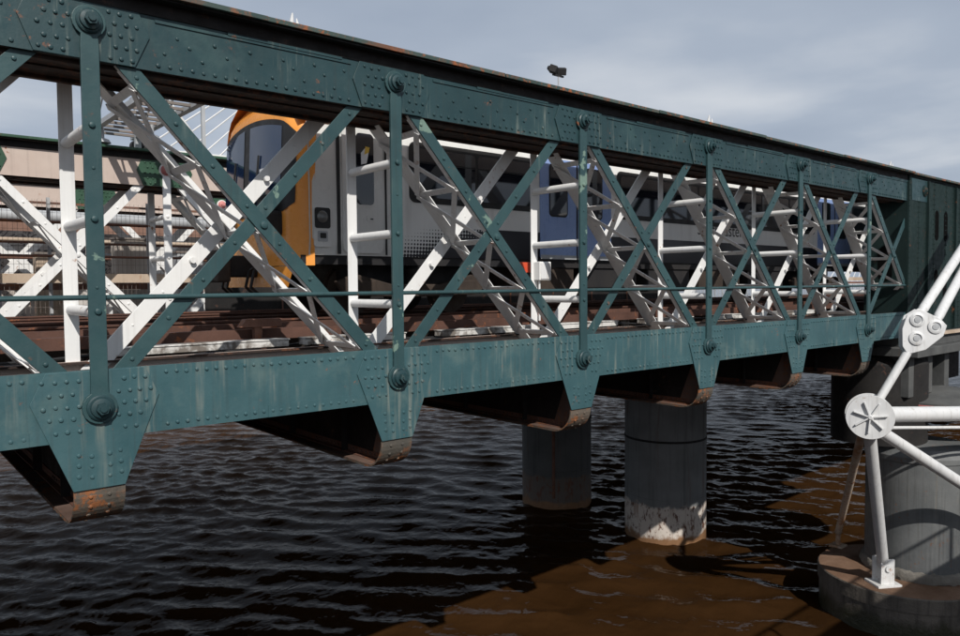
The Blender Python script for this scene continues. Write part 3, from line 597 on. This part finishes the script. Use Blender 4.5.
# rust streaks / ladder rails on the farther column
MB().box(22.55, 22.68, 21.93, 22.02, ZW+.5, -2.6).build('down_pipe', MT['rust'], c2)
# near pier with its wide foot
PX, PY, PZ = 23.05, 8.49, -8.3; QX, QY = PX+.60, PY-.25
np_ = thing('bridge_pier', 'big grey cylindrical pier on a silted round footing under the green tower', 'pier', (PX, PY, ZW-1))
MB().lathe((PX, PY, 0), [(2.13, ZW-1), (2.13, PZ-.42), (2.17, PZ-.40), (2.17, PZ-.03), (2.14, PZ)], 72).build('footing', MT['platside'], np_)
MB().lathe((PX, PY, 0), [(2.14, PZ), (1.2, PZ+.02), (.01, PZ+.02)], 72).build('ledge', MT['platform'], np_)
prof = [(1.38, PZ), (1.47, PZ+.02), (1.50, PZ+.12), (1.46, PZ+.26), (1.37, PZ+.31)]
co = MB().lathe((QX, QY, 0), prof, 90); co.v = [(PX+(a-PX)*(1+random.uniform(-.02, .025)), PY+(b_-PY)*(1+random.uniform(-.02, .025)), c_+random.uniform(-.035, .03)) for a, b_, c_ in co.v]
co.build('rough_collar', MT['rubble'], np_)
MB().lathe((QX, QY, 0), [(1.38, PZ+.1), (1.38, -5.0)], 72).build('shaft', MT['pier_near'], np_)
MB().lathe((QX, QY, 0), [(1.38, -5.0), (1.41, -4.98), (1.41, -4.84), (1.25, -4.62), (.01, -4.55)], 72).build('shaft_head', MT['pier_near'], np_)
MB().lathe((PX+.25, PY+.75, 0), [(.01, -4.6), (1.28, -4.6), (1.28, -2.3), (1.05, -2.05), (.01, -2.05)], 48).build('neck', MT['black'], np_)
MB().lathe((PX+2.0, PY-.35, 0), [(.01, -3.52), (2.1, -3.52), (2.12, -3.50), (2.12, -3.38), (2.10, -3.37), (.01, -3.08)], 72).build('cap_slab', MT['concrete'], np_)
MB().lathe((PX+2.0, PY-.35, 0), [(2.122, -3.47), (2.135, -3.465), (2.135, -3.435), (2.122, -3.43)], 72).build('warning_tape', MT['red'], np_)
MB().box(PX+.9, 30, TY+1.0, TY+1.3, -3.3, -2.05).build('dark_backing', MT['black'], np_)  # black sheet added to darken the gap behind the bearing blocks
for dx_ in (-.62, .75, 2.1):
    MB().box(PX+dx_, PX+dx_+.36, TY-.12, TY+.5, -3.2, -2.05).build('bearing_block', MT['concrete'], np_, bevel=.02)
MB().box(PX-.95, 30, TY-.45, TY+1.6, -2.04, -1.80).build('bearing_slab', MT['concrete'], np_, bevel=.015)
MB().box(PX-.4, 30, TY-.22, TY+1.5, -1.799, -1.42).build('upper_slab', MT['concrete'], np_, bevel=.015)
MB().box(PX-.45, 30, TY-.34, TY-.221, -1.50, -1.41).build('lip', MT['walk'], np_)
# pier cross head carrying the truss ends (dark, under the deck)
ch = MB().box(22.6, 24.9, TY+1.7, 25.5, -2.36, -1.5).build('pier_beam', MT['black'], None, (23.7, 15, -2.36), bevel=.02); tag(ch, 'dark heavy beam resting on top of the two pier columns', 'beam')

# ------------------------------------------------------------------ plated tower at the end of the truss
tw = thing('plate_tower', 'dark green plated tower with oval slots at the right end of the truss', 'tower', (25, TY, -1.42))
TX1 = 30.
MB().box(TEND+.002, TX1, TY-.03, TY+1.10, -1.415, 2.96).build('box_body', MT['tower'], tw)
x = TEND+.01; k = 0
for wd in (.70, .55, .62, .95, .62, .55, .70, .8, .8, .9):
    pl = MB().box(x+.012, x+wd-.012, TY-.052, TY-.0305, -1.40, 2.93-.01*(k % 2)).build('face_plate', MT['tower'], tw, bevel=.003)
    m = MB()
    for xx in (x+.06, x+wd-.06): rivet_line(m, (xx, TY-.052, -1.3), (xx, TY-.052, 2.85), .14, .02)
    m.build('rivets', MT['tower'], pl)['kind'] = 'stuff'; x += wd; k += 1
for xx in (23.72, 25.95, 27.4): MB().box(xx-.03, xx+.03, TY-.12, TY-.053, -1.38, 2.9).build('rib', MT['tower'], tw)
def oval(cx, cz, w_, h_):
    return [(cx+w_*math.cos(a), cz+(h_-w_)*(1 if math.sin(a) >= 0 else -1)+w_*math.sin(a)) for a in [2*math.pi*i/24 for i in range(24)]]
for cz in (1.68, -.05):
    for cx in (24.50, 25.22): MB().prism(oval(cx, cz, .15, .44), TY-.058, TY-.0525).build('slot', MT['void'], tw)  # no hole cut: thin black insets paint the dark interior
for cz in (.55,): MB().prism([(TEND-.002, cz-.5), (TEND-.002, cz+.5)][:0]+oval(TY+.55, cz, .2, .5), TEND-.004, TEND+.0015, 'x').build('side_slot', MT['void'], tw)
x = TEND; k = 0
while x < TX1: MB().box(x+.003, min(TX1, x+2.5), TY-.16-.01*(k % 2), TY+1.2, 2.985, 3.045).build('flange_plate', MT['flange'], tw, bevel=.006); x += 2.5; k += 1
MB().box(TEND+.01, TX1, TY-.06, TY-.031, 2.935, 2.984).build('top_angle', MT['tower'], tw)
for px_ in (XN(6), XN(7)):
    pn = MB().lathe((px_, TY-.053, ZT-.03), [(.001, 0), (.16, 0), (.16, .03), (.11, .06), (.001, .1)], 20, (0, -1, 0)).build('pin', MT['tower'], tw)
m = MB().prism([(XN(6)-.9, 2.3), (XN(6)-.95, 2.9), (XN(6)+.42, 2.9), (XN(6)+.42, 2.3)], TY-.062, TY-.0525); m.build('gusset_plate', MT['teal_up'], tw)

# ------------------------------------------------------------------ white steelwork of the footbridge anchorage
C0 = Vector((18.9, 7.70, -3.30))
def px(x, y, Y):      # image direction -> point on the plane Y (used once to lay the members out)
    d = F+R*(x-480)/747.5-U*(y-318)/747.5; return d*(Y/d.y)
C0 = px(870, 417, 7.55)
st = thing('strut_node', 'white round strut node with radial ribs and thick white tubes by the pier', 'strut node', C0)
# disc axis leans towards the walkway
AX = Vector((-.90, -.43, .06)).normalized()
T1, T2 = AX.orthogonal().normalized(), None; T1 = (Vector((0, 0, 1))-AX*AX.z).normalized(); T2 = AX.cross(T1)
def disc(c, r, th, name, mat=MT['pylon']): return MB().lathe(c, [(.001, 0), (r*.985, 0), (r, .012), (r, th-.012), (r*.985, th), (.001, th)], 48, AX).build(name, mat, st)
disc(C0, .53, .045, 'front_disc'); disc(C0-AX*.58, .53, .045, 'rear_disc')
MB().tube(C0-AX*.56, C0, .26, 24).build('hub', MT['pylon'], st)
for i in range(7):
    a = math.radians(20+360/7*i); d = T1*math.cos(a)+T2*math.sin(a)
    MB().bar(C0+AX*.08+d*.06, C0+AX*.08+d*.38, .032, .075, AX).build('rib', MT['pylon'], st, bevel=.006)
MB().lathe(C0+AX*.045, [(.075, 0), (.075, .06), (.04, .09), (.001, .09)], 20, AX).build('centre_boss', MT['pylon'], st)
mid = C0-AX*.27
N1 = px(918, 335, 7.0)
def rod(p, q, r, name, mat=MT['pylon'], parent=st, neck=.0): 
    p, q = Vector(p), Vector(q); d = (q-p).normalized(); L = (q-p).length; m = MB()
    if neck: m.tube(p, p+d*.34, r*.55, 16, r).tube(p+d*.34, q-d*.34, r, 18).tube(q-d*.34, q, r, 16, r*.55)
    else: m.tube(p, q, r, 20)
    return m.build(name, mat, parent)
rod(mid, N1, .10, 'upper_tie', neck=1)
tend = px(985, 410.5, 5.6); rod(mid+Vector((.35, -.2, .02)), px(1120, 412, 4.25), .19, 'main_tube')
rod(mid+Vector((.3, -.2, -.30)), px(1120, 427, 4.25), .04, 'thin_tube')
rod(mid+Vector((.25, -.1, -.35)), px(1120, 586, 4.25), .145, 'lower_tube')
# legs down to the footing
foot1 = Vector((PX+1.9*math.cos(math.radians(188)), PY+1.9*math.sin(math.radians(188)), PZ))
foot1 = px(883, 583, 1); foot1 = foot1*((PZ+.02)/foot1.z)
l1 = rod(mid-T1*.3, foot1+Vector((0, 0, .5)), .145, 'leg')
po = px(1120, 420, 4.25); MB().tube((po.x, po.y, ZW-1), (po.x, po.y, po.z+.6), .38, 24).build('end_post', MT['pylon'], st)
ft = MB(); d = Vector((.84, -.54, 0)).normalized(); e_ = Vector((d.y, -d.x, 0))
for s in (-1, 1): ft.bar(foot1+e_*.17*s+Vector((0, 0, .02)), foot1+e_*.17*s+Vector((0, 0, .72)), .40, .06, e_)
ft.tube(foot1-e_*.25+Vector((0, 0, .48)), foot1+e_*.25+Vector((0, 0, .48)), .09, 14); ft.bar(foot1+Vector((0, 0, -.02)), foot1+Vector((0, 0, .05)), .7, .62, e_)
ft.build('clevis_foot', MT['white2'], st, bevel=.01)
foot2 = px(838, 545, 1); foot2 = foot2*((PZ+.03)/foot2.z)
rod(mid-T1*.3+T2*.12-AX*.1, foot2+Vector((0, 0, .4)), .10, 'rusty_leg', MT['rustleg'])['label'] = 'thinner brown stained leg'
MB().tube(foot2+Vector((0, 0, .42)), foot2, .07, 12).box(foot2.x-.2, foot2.x+.2, foot2.y-.2, foot2.y+.2, PZ-.02, PZ+.06).build('rusty_foot', MT['rustleg'], st)
# triangular clevis plate and twin ties
tn = thing('tie_plate', 'white triangular tie plate with three bolts and two rods rising right', 'tie plate', N1)
AX2 = Vector((-.80, -.59, .1)).normalized(); U1 = (Vector((0, 0, 1))-AX2*AX2.z).normalized(); U2 = AX2.cross(U1)*-1
if U2.dot(R) < 0: U2 = -U2
SC = 22.5
def P2(x, y, off=0): return N1+U2*((x-918)/747.5*SC*.93)+U1*((335-y)/747.5*SC*.93)+AX2*off
poly = [(908, 318), (904, 330), (904, 345), (908, 352), (922, 348), (936, 336), (939, 327), (934, 321), (917, 312)]
for off in (.10, -.16):
    m = MB(); n = len(poly); vs = [P2(x, y, off) for x, y in poly]+[P2(x, y, off+.06) for x, y in poly]
    m.add(vs, [tuple(range(n)), tuple(range(2*n-1, n-1, -1))]+[(i, i+n, (i+1) % n+n, (i+1) % n) for i in range(n)]).build('cheek_plate', MT['pylon'], tn, bevel=.012)
for x, y in ((916, 322), (930, 328), (915, 338)):
    b = MB().lathe(P2(x, y, .16), [(.17, 0), (.17, .03), (.12, .05), (.11, .05), (.10, .02), (.001, .02)], 20, AX2).build('bolt_boss', MT['pylon'], tn)
    MB().lathe(P2(x, y, .175), [(.075, 0), (.075, .03), (.001, .035)], 12, AX2).build('bolt', MT['galv'], b)
for (xa, ya), (xb, yb), Y_ in (((918, 320), (968, 240), 6.75), ((931, 326), (972, 254), 6.65)):
    p = P2(xa, ya, -.02); q = px(xb, yb, Y_); q = p+(q-p)*1.9; rod(p, q, .115, 'tie_rod', parent=tn, neck=1)

# ------------------------------------------------------------------ the walkway the photograph is taken from, and its mast
wk = thing('footbridge', 'near footbridge walkway with railing, running beside the railway girder', 'footbridge', (10, -2, -1.9))
MB().box(-25, 60, -4.6, .22, -1.75, -1.52).build('deck_slab', MT['concrete'], wk); MB().prism([(-.6, -2.15), (.22, -1.751), (-4.6, -1.751), (-3.6, -2.15)], -25, 60, 'x').build('edge_beam', MT['pylon'], wk)
MB().box(-25, 60, .05, .12, -.50, -.44).build('handrail', MT['galv'], wk)
m = MB()
for i in range(850): m.box(-25+i*.1, -24.985+i*.1, .07, .085, -1.52, -.5)
m.build('balusters', MT['galv'], wk)['kind'] = 'stuff'
for i in range(35): MB().box(-25+i*2.5, -24.94+i*2.5, .03, .14, -1.52, -.5).build('post', MT['galv'], wk)
# ------------------------------------------------------------------ train
TRY0, TRY1 = 10.20, 13.0; TX0, TXE = 5.42, 25.9; ZR = -.47
tr = thing('train', 'suburban train with orange cab end and white sides standing on the bridge', 'train', (TX0, (TRY0+TRY1)/2, ZR))
yc = (TRY0+TRY1)/2; hw = (TRY1-TRY0)/2
sec = [(-hw+.03, .50), (-hw, .75), (-hw, 1.6), (-hw+.02, 2.30), (-hw+.05, 2.50)]
roof = [(-hw+.06, 2.52), (-hw+.16, 2.72), (-hw+.36, 2.92), (-hw+.75, 3.10), (-.5, 3.20), (0, 3.23)]
full = sec+[(-y, z) for y, z in sec[::-1]]
def loft(pts, xs_, name, mat, par, close=False):
    m = MB(); vs = [(x, yc+y, z) for x in xs_ for y, z in pts]; n = len(pts); r_ = n if close else n-1
    m.add(vs, [(j*n+i, (j+1)*n+i, (j+1)*n+(i+1) % n, j*n+(i+1) % n) for j in range(len(xs_)-1) for i in range(r_)], True); return m.build(name, mat, par, ang=25)
# near and far body sides, floor, roof
sd = [(-hw+.03, .50), (-hw, .75), (-hw, 1.6), (-hw+.02, 2.30), (-hw+.06, 2.52)]
loft(sd, [6.80, 10.0, 14, 18, 22, TXE], 'body_side', MT['side'], tr); loft([(-y, z) for y, z in sd[::-1]], [TX0, TXE], 'body_side', MT['cabgrey'], tr)
loft(roof+[(-y, z) for y, z in roof[-2::-1]], [TX0+.25, 10, 16, TXE], 'roof', MT['roofw'], tr)
loft([(hw-.03, .5), (-hw+.03, .5)], [TX0, TXE], 'floor_pan', MT['under'], tr)
loft(sd, [TX0-.12, 5.80], 'cab_corner', MT['cabgrey'], tr)
loft(sd, [5.80, 6.80], 'cab_side', MT['cabgrey'], tr)
for gx in (5.80, 5.84): pass
MB().bar((5.80, TRY0-.006, .52), (5.80, TRY0-.006, 2.45), .055, .012, (0, 1, 0)).build('door_gap', MT['rubber'], tr)
MB().bar((6.66, TRY0-.006, .52), (6.66, TRY0-.006, 2.45), .03, .012, (0, 1, 0)).build('door_gap', MT['rubber'], tr)
def rrect(x0, x1, z0, z1, r, k=5):
    pts = []
    for cx, cz, a0 in ((x1-r, z1-r, 0), (x0+r, z1-r, 90), (x0+r, z0+r, 180), (x1-r, z0+r, 270)):
        for i in range(k+1): a = math.radians(a0+90*i/k); pts.append((cx+r*math.cos(a), cz+r*math.sin(a)))
    return pts
# cab door with its window
cdr = MB().prism(rrect(5.87, 6.60, .54, 2.50, .10), TRY0-.010, TRY0-.001).build('cab_door', MT['cabgrey'], tr)
MB().prism(rrect(6.08, 6.46, 1.27, 2.44, .08), TRY0-.016, TRY0-.0105).build('window_seal', MT['cabgrey'], cdr)
MB().prism(rrect(6.11, 6.43, 1.30, 2.41, .07), TRY0-.021, TRY0-.0165).build('pane', MT['glass'], cdr)
MB().prism([(6.20, 1.92), (6.30, 1.95), (6.34, 2.12), (6.27, 2.18), (6.20, 2.10)], TRY0-.024, TRY0-.0215).build('sticker', MT['paper'], cdr)
MB().prism([(6.26, 2.08), (6.34, 2.12), (6.36, 2.20), (6.28, 2.21)], TRY0-.026, TRY0-.0245).build('sticker', MT['skin_yellow'], cdr)
MB().prism(rrect(6.30, 6.46, 1.04, 1.14, .02), TRY0-.018, TRY0-.0105).build('handle_plate', MT['cabgrey'], cdr); MB().box(6.36, 6.41, TRY0-.022, TRY0-.0185, 1.07, 1.09).build('handle', MT['rubber'], cdr)
# cab front: curved orange face
def xf(y, z):   # cab face position, bulging at the centre line, leaning back at the top
    u = abs(y-yc)/hw; return 4.98+.10*u**2+.34*max(0, u-.80)/.20*max(0, u-.80)/.20*.9+.05*max(0, z-1.2)+.42*max(0, (z-2.55)/.7)**2
m = MB(); ny_, nz_ = 28, 26; vs = []
def wid(z): return hw if z < 2.5 else hw-.06-((z-2.5)/.73)**2.2*(hw*.62)
for j in range(nz_+1):
    z = .34+(3.22-.34)*j/nz_
    for i in range(ny_+1):
        s_ = -1+2*i/ny_; y = yc+s_*wid(z); yy = yc+s_*hw; vs.append((xf(yy, z), y, z))
m.add(vs, [(j*(ny_+1)+i, j*(ny_+1)+i+1, (j+1)*(ny_+1)+i+1, (j+1)*(ny_+1)+i) for j in range(nz_) for i in range(ny_)], True)
cf = m.build('cab_front', MT['orange'], tr, ang=60)
# orange wrap between face and grey corner, and the roof dome
m = MB(); vs = []
for j in range(21):
    z = .52+(2.52-.52)*j/20
    vs += [(xf(TRY0, z), TRY0+.004, z), (TX0-.10, TRY0-.003+(.03 if z < .6 else 0), z)]
m.add(vs, [(2*i, 2*i+1, 2*i+3, 2*i+2) for i in range(20)], True); m.build('cab_edge', MT['orange'], tr)
m = MB(); vs = []; xr = [5.36+.12*i for i in range(4)]
dome_pts = [(TRY0+.03, 2.5)]+[(yc+y, z) for y, z in roof+[(-y, z) for y, z in roof[-2::-1]]]+[(TRY1-.03, 2.5)]
n = len(dome_pts)
for j, xx in enumerate((5.06, 5.14, 5.26, 5.42, 5.70)):
    sc = (.80, .90, .96, .99, 1.0)[j]
    vs += [(xx+.12*(abs(y-yc)/hw)**2*(1-j/4), yc+(y-yc)*(.96+.04*sc), 2.5+(z-2.5)*sc) for y, z in dome_pts]
m.add(vs, [(j*n+i, (j+1)*n+i, (j+1)*n+i+1, j*n+i+1) for j in range(4) for i in range(n-1)], True); m.build('roof_dome', MT['orange'], tr, ang=50)
# windscreen: black surround, two panes, wipers
def patch(y0, y1, z0f, z1f, off, name, mat, par, k=14, rr=0):
    m = MB(); vs = []
    for i in range(k+1):
        y = y0+(y1-y0)*i/k; z0, z1 = z0f(y), z1f(y)
        for j in range(9):
            z = z0+(z1-z0)*j/8; vs.append((xf(y, z)-off, y, z))
    m.add(vs, [(i*9+j, (i+1)*9+j, (i+1)*9+j+1, i*9+j+1) for i in range(k) for j in range(8)], True)
    return m.build(name, mat, par, ang=60)
topc = lambda y: 2.63-.22*((y-yc)/hw)**2
ed = lambda y: (abs(y-yc)/1.28)**12
ws = patch(yc-1.27, yc+1.32, lambda y: 1.14+.16*ed(y), lambda y: topc(y)+.02-.16*ed(y), .012, 'windscreen_frame', MT['rubber'], tr, 24)
patch(yc-1.02, yc+.02, lambda y: 1.30+.10*ed(y-.1), lambda y: topc(y)-.07, .020, 'pane', MT['screen'], ws); patch(yc+.24, yc+1.14, lambda y: 1.30, lambda y: topc(y)-.07, .020, 'pane', MT['screen'], ws)
for y, y2 in ((yc+.0, yc-.32), (yc+.42, yc+.62)):
    MB().tube((xf(y, 1.1)-.05, y, 1.10), (xf(y2, 1.75)-.05, y2, 1.72), .014, 6).bar((xf(y2, 1.5)-.045, y2+.06, 1.32), (xf(y2, 2.2)-.045, y2-.04, 2.08), .03, .02, (1, 0, 0)).build('wiper', MT['rubber'], ws)
MB().bar((xf(yc-.55, 1.75)-.030, yc-.55, 1.62), (xf(yc-.55, 1.75)-.026, yc-.55, 1.86), .36, .004, (1, 0, 0)).build('notice', MT['paper'], ws)
# side lamp cluster on the grey corner
lc = MB().prism(rrect(5.37, 5.66, .62, 1.22, .035), TRY0-.014, TRY0-.001).build('lamp_cluster', MT['cabgrey'], tr)
MB().prism(rrect(5.385, 5.645, .90, 1.21, .04), TRY0-.026, TRY0-.0145).build('bezel', MT['rubber'], lc)
MB().dome((5.515, TRY0-.026, 1.07), (0, -1, 0), .10, .02, 16).build('lamp', MT['lens'], lc)
MB().prism(rrect(5.43, 5.60, .70, .86, .02), TRY0-.020, TRY0-.0145).build('marker_plate', MT['galv'], lc); MB().prism(rrect(5.47, 5.57, .75, .83, .01), TRY0-.024, TRY0-.0205).build('marker', MT['rubber'], lc)
# coupler, jumper boxes, valance
for y, z, s_ in ((10.72, .98, .17), (10.78, 1.28, .12), (12.4, .98, .17)): MB().box(4.78, 5.14, y-s_, y+s_, z-s_*1.1, z+s_*1.1).build('jumper_box', MT['under'], tr, bevel=.05)
MB().prism([(TRY0+.12, .33), (TRY0+.32, .02), (TRY1-.32, .02), (TRY1-.12, .33)], 5.02, 5.10, 'x').build('valance', MT['orange'], tr)
cp = MB().box(4.55, 5.4, yc-.17, yc+.17, .18, .52).build('coupler', MT['under'], tr, bevel=.03); MB().box(4.35, 4.56, yc-.24, yc+.24, .10, .60).build('coupler_head', MT['bogie'], cp, bevel=.03)
for y in (yc-.55, yc-.36, yc+.4, yc+.6): MB().path([Vector((5.0, y, .40)), Vector((4.8, y, .28)), Vector((4.75, y+.03, .02)), Vector((4.92, y+.05, -.12))], .022, 6).build('hose', MT['rubber'], tr)
# window band, windows, doors
def band(x0, x1):
    b = MB().prism(rrect(x0, x1, 1.40, 2.40, .12), TRY0-.010, TRY0-.001).build('window_band', MT['rubber'], tr)
    k = max(1, round((x1-x0)/1.45)); w_ = (x1-x0-.16)/k
    for i in range(k):
        a = x0+.08+i*w_
        MB().prism(rrect(a+.03, a+w_-.03, 1.50, 2.30, .07), TRY0-.016, TRY0-.0105).build('window', MT['glass'], b)
        MB().box(a+.05, a+w_-.05, TRY0-.020, TRY0-.0165, 2.06, 2.075).build('vent_bar', MT['rubber'], b)
band(7.12, 10.0); band(12.42, 21.2); band(23.6, 25.6)
for x0 in (10.12, 21.35):
    for i in range(2):
        a = x0+i*1.06+.02
        d_ = MB().prism(rrect(a, a+1.02, .52, 2.46, .05), TRY0-.014, TRY0-.001).build('door', MT['blue'], tr)
        wx = a+.24 if i == 0 else a+.22
        MB().prism(rrect(wx, wx+.52, 1.34, 2.36, .09), TRY0-.020, TRY0-.0145).build('seal', MT['rubber'], d_); MB().prism(rrect(wx+.03, wx+.49, 1.37, 2.33, .07), TRY0-.024, TRY0-.0205).build('pane', MT['glass'], d_)
        MB().box(a+.01, a+1.01, TRY0-.022, TRY0-.0145, .52, .60).build('kick_strip', MT['galv'], d_)
    MB().box(x0+1.035, x0+1.075, TRY0-.022, TRY0-.0145, .54, 2.45).build('door_seal', MT['rubber'], tr)
MB().box(8.75, TXE, TRY0-.004, TRY0-.0005, 1.005, 1.02).build('waist_line', MT['rubber'], tr)
fc = bpy.data.curves.new('t', 'FONT'); fc.body = 'southeastern'; fc.size = .42
fo = bpy.data.objects.new('t', fc); COL.objects.link(fo); bpy.context.view_layer.update()
tm = bpy.data.meshes.new_from_object(fo.evaluated_get(bpy.context.evaluated_depsgraph_get())); bpy.data.objects.remove(fo)
to = bpy.data.objects.new('lettering', tm); COL.objects.link(to); tm.materials.append(MT['rubber']); to.parent = tr
o_ = ORG[tr]; to.rotation_euler = (math.radians(90), 0, 0); to.location = (15.36-o_.x, TRY0-.004-o_.y, 1.19-o_.z)
# underframe: equipment boxes, bogies
for x0, x1, z0 in ((9.8, 11.2, -.12), (11.5, 13.2, -.05), (13.6, 15.2, -.15), (15.6, 17.4, -.08), (17.8, 19.6, -.12)):
    MB().box(x0, x1, TRY0+.10, TRY1-.1, z0, .47).build('equipment_box', MT['bogie'] if x0 in (9.8, 15.6) else MT['under'], tr, bevel=.02)
MB().box(5.2, TXE, TRY0+.06, TRY0+.14, .36, .498).build('sole_bar', MT['under'], tr)
MB().box(9.55, 9.95, TRY0+.02, TRY0+.099, .26, .45).build('red_box', MT['lampred'], tr)
for bx in (7.4, 21.8):
    b = MB().prism([(bx-1.55, .10), (bx-1.2, .22), (bx-.5, .05), (bx+.5, .05), (bx+1.2, .22), (bx+1.55, .10), (bx+1.4, -.12), (bx+.4, -.16), (bx-.4, -.16), (bx-1.4, -.12)], TRY0+.18, TRY0+.30).build('bogie_frame', MT['bogie'], tr, bevel=.02)
    for wx in (bx-1.05, bx+1.05):
        for wy in (10.84, 12.28): MB().lathe((wx, wy, -.05), [(.001, 0), (.42, 0), (.42, .10), (.45, .10), (.45, .13), (.001, .13)], 32, (0, 1, 0)).build('wheel', MT['bogie'], b)
        MB().box(wx-.2, wx+.2, TRY0+.12, TRY0+.179, -.14, .12).build('axle_box', MT['bogie'], b, bevel=.03)
    MB().lathe((bx, TRY0+.24, .0), [(.18, .05), (.2, .15), (.16, .2), (.2, .3), (.16, .36), (.18, .44)], 14).build('air_spring', MT['rubber'], b)
    MB().box(bx-1.3, bx+1.3, TRY0+.5, TRY1-.5, -.1, .42).build('motor', MT['under'], b)

# ------------------------------------------------------------------ signal gantry on the far girder
ga = thing('signal_gantry', 'grey lattice signal gantry reaching over the tracks behind the leftmost hanger', 'gantry', (4.6, 17.6, 3.04))
for xg in (4.12, 5.06):
    for z in (3.42, 4.25): MB().box(xg-.06, xg+.06, 11.6, 18.1, z-.05, z+.05).build('boom_chord', MT['galv'], ga)
    for i in range(8):
        y = 11.7+i*.8; zz_ = ((3.47, 4.2) if i % 2 else (4.2, 3.47)); MB().bar((xg, y, zz_[0]), (xg, y+.8, zz_[1]), .06, .03, (1, 0, 0)).build('brace', MT['galv'], ga)
    MB().box(xg-.06, xg+.06, 17.7, 17.82, 3.045, 3.369).build('leg', MT['galv'], ga)
for i in range(16): MB().box(4.181, 4.999, 11.8+i*.4, 11.86+i*.4, 3.39, 3.44).build('walkway_slat', MT['wire'], ga)
MB().bar((5.42, 17.0, 4.2), (6.42, 17.25, 3.06), .09, .05, (0, 1, 0)).box(5.13, 5.5, 16.95, 17.05, 4.15, 4.25).build('knee_brace', MT['white'], ga)
MB().box(6.30, 6.38, 17.2, 17.28, 3.05, 4.6).build('post', MT['galv'], ga)
MB().box(5.7, 6.9, 17.35, 17.5, 3.045, 3.12).build('base_angle', MT['white'], ga)
for x, y in ((4.2, 17.2), (4.9, 16.2)):
    MB().tube((x, y, 3.38), (x, y, 3.16), .04, 10).lathe((x, y, 3.06), [(.01, .0), (.17, .02), (.13, .09), (.05, .12)], 16).build('lamp', MT['galv'], ga)
r_ = thing('signal_unit', 'small dark signal unit on top of the far green flange', 'signal', (5.2, 18.3, 3.05))
MB().box(5.05, 5.4, 18.2, 18.4, 3.04, 3.12).build('base', MT['under'], r_); MB().tube((5.2, 18.2, 3.3), (5.2, 18.45, 3.3), .13, 14).box(5.1, 5.3, 18.22, 18.4, 3.121, 3.3).build('head', MT['under'], r_, bevel=.01)
MB().tube((5.36, 18.2, 3.22), (5.36, 18.4, 3.22), .09, 12).build('side_lamp', MT['under'], r_)
# floodlight mast
p0 = px(556, 72, 18.1)
fl = thing('floodlight', 'black twin floodlight on a thin mast above the bridge', 'floodlight', (p0.x+.12, 18.1, 3.05))
MB().tube((p0.x+.12, 18.1, 3.045), (p0.x+.12, 18.1, p0.z-.12), .025, 8).build('mast', MT['galv'], fl)
MB().box(p0.x-.16, p0.x+.36, 18.07, 18.13, p0.z-.14, p0.z-.09).build('yoke', MT['under'], fl)
for dx_, s_ in ((-.12, 1), (.26, -1)):
    c = Vector((p0.x+dx_, 18.1, p0.z+.06)); d = Vector((.35*s_, -.5, -.25)).normalized()
    MB().bar(c-d*.13, c+d*.13, .32, .24, (0, 0, 1)).tube(c-d*.22, c-d*.12, .06, 8, .12).build('lamp_head', MT['under'], fl, bevel=.02)

# ------------------------------------------------------------------ farther footbridge: deck, pylons, stays
FY = 32.
fd = thing('footbridge', 'pale footbridge deck beyond the railway girders', 'footbridge', (40, FY, -1.4))
MB().box(-20, 110, FY-.4, FY+4.4, -1.5, -1.15).build('deck_slab', MT['concrete'], fd)
for y in (FY-.35, FY+4.35):
    MB().box(-20, 110, y-.03, y+.03, -.1, -.04).build('handrail', MT['galv'], fd)
    m = MB()
    for i in range(260): m.box(-20+i*.5, -19.97+i*.5, y-.015, y+.015, -1.15, -.1)
    m.build('balusters', MT['galv'], fd)['kind'] = 'stuff'
labs = ['slender white pylon tip above the left part of the girder', 'small white pylon tip above the middle of the girder', 'distant white pylon tip above the right end of the girder']
for (x_, y_), lab in zip(((295, 13), (711, 115), (892, 161)), labs):
    tp = px(x_, y_, FY); ba = Vector((tp.x+.4, FY+2.2, -1.15))
    py = thing('pylon', lab, 'pylon', ba, 'white footbridge pylons')
    d = (tp-ba).normalized(); up_ = tp-d*1.7
    m = MB().tube(ba, ba.lerp(up_, .5), .42, 16, .62).tube(ba.lerp(up_, .5), up_, .62, 16, .36); m.build('mast', MT['pylon'], py)
    e2 = Vector((.76, -.65, 0))
    MB().tube(up_-e2*.2, tp-e2*.12, .40, 10, .03).build('spire', MT['pylon'], py); MB().tube(up_+e2*.32, tp-d*.25+e2*.08, .38, 10, .02).build('spire', MT['pylon'], py)
    for k in range(10):
        a = tp-d*(1.7+.36*k)
        for s_ in (-1, 1):
            MB().tube(a, Vector((ba.x+s_*(16-1.35*k), FY+2*s_+2, -1.1)), .038, 6).build('stay_cable', MT['pylon'], py)
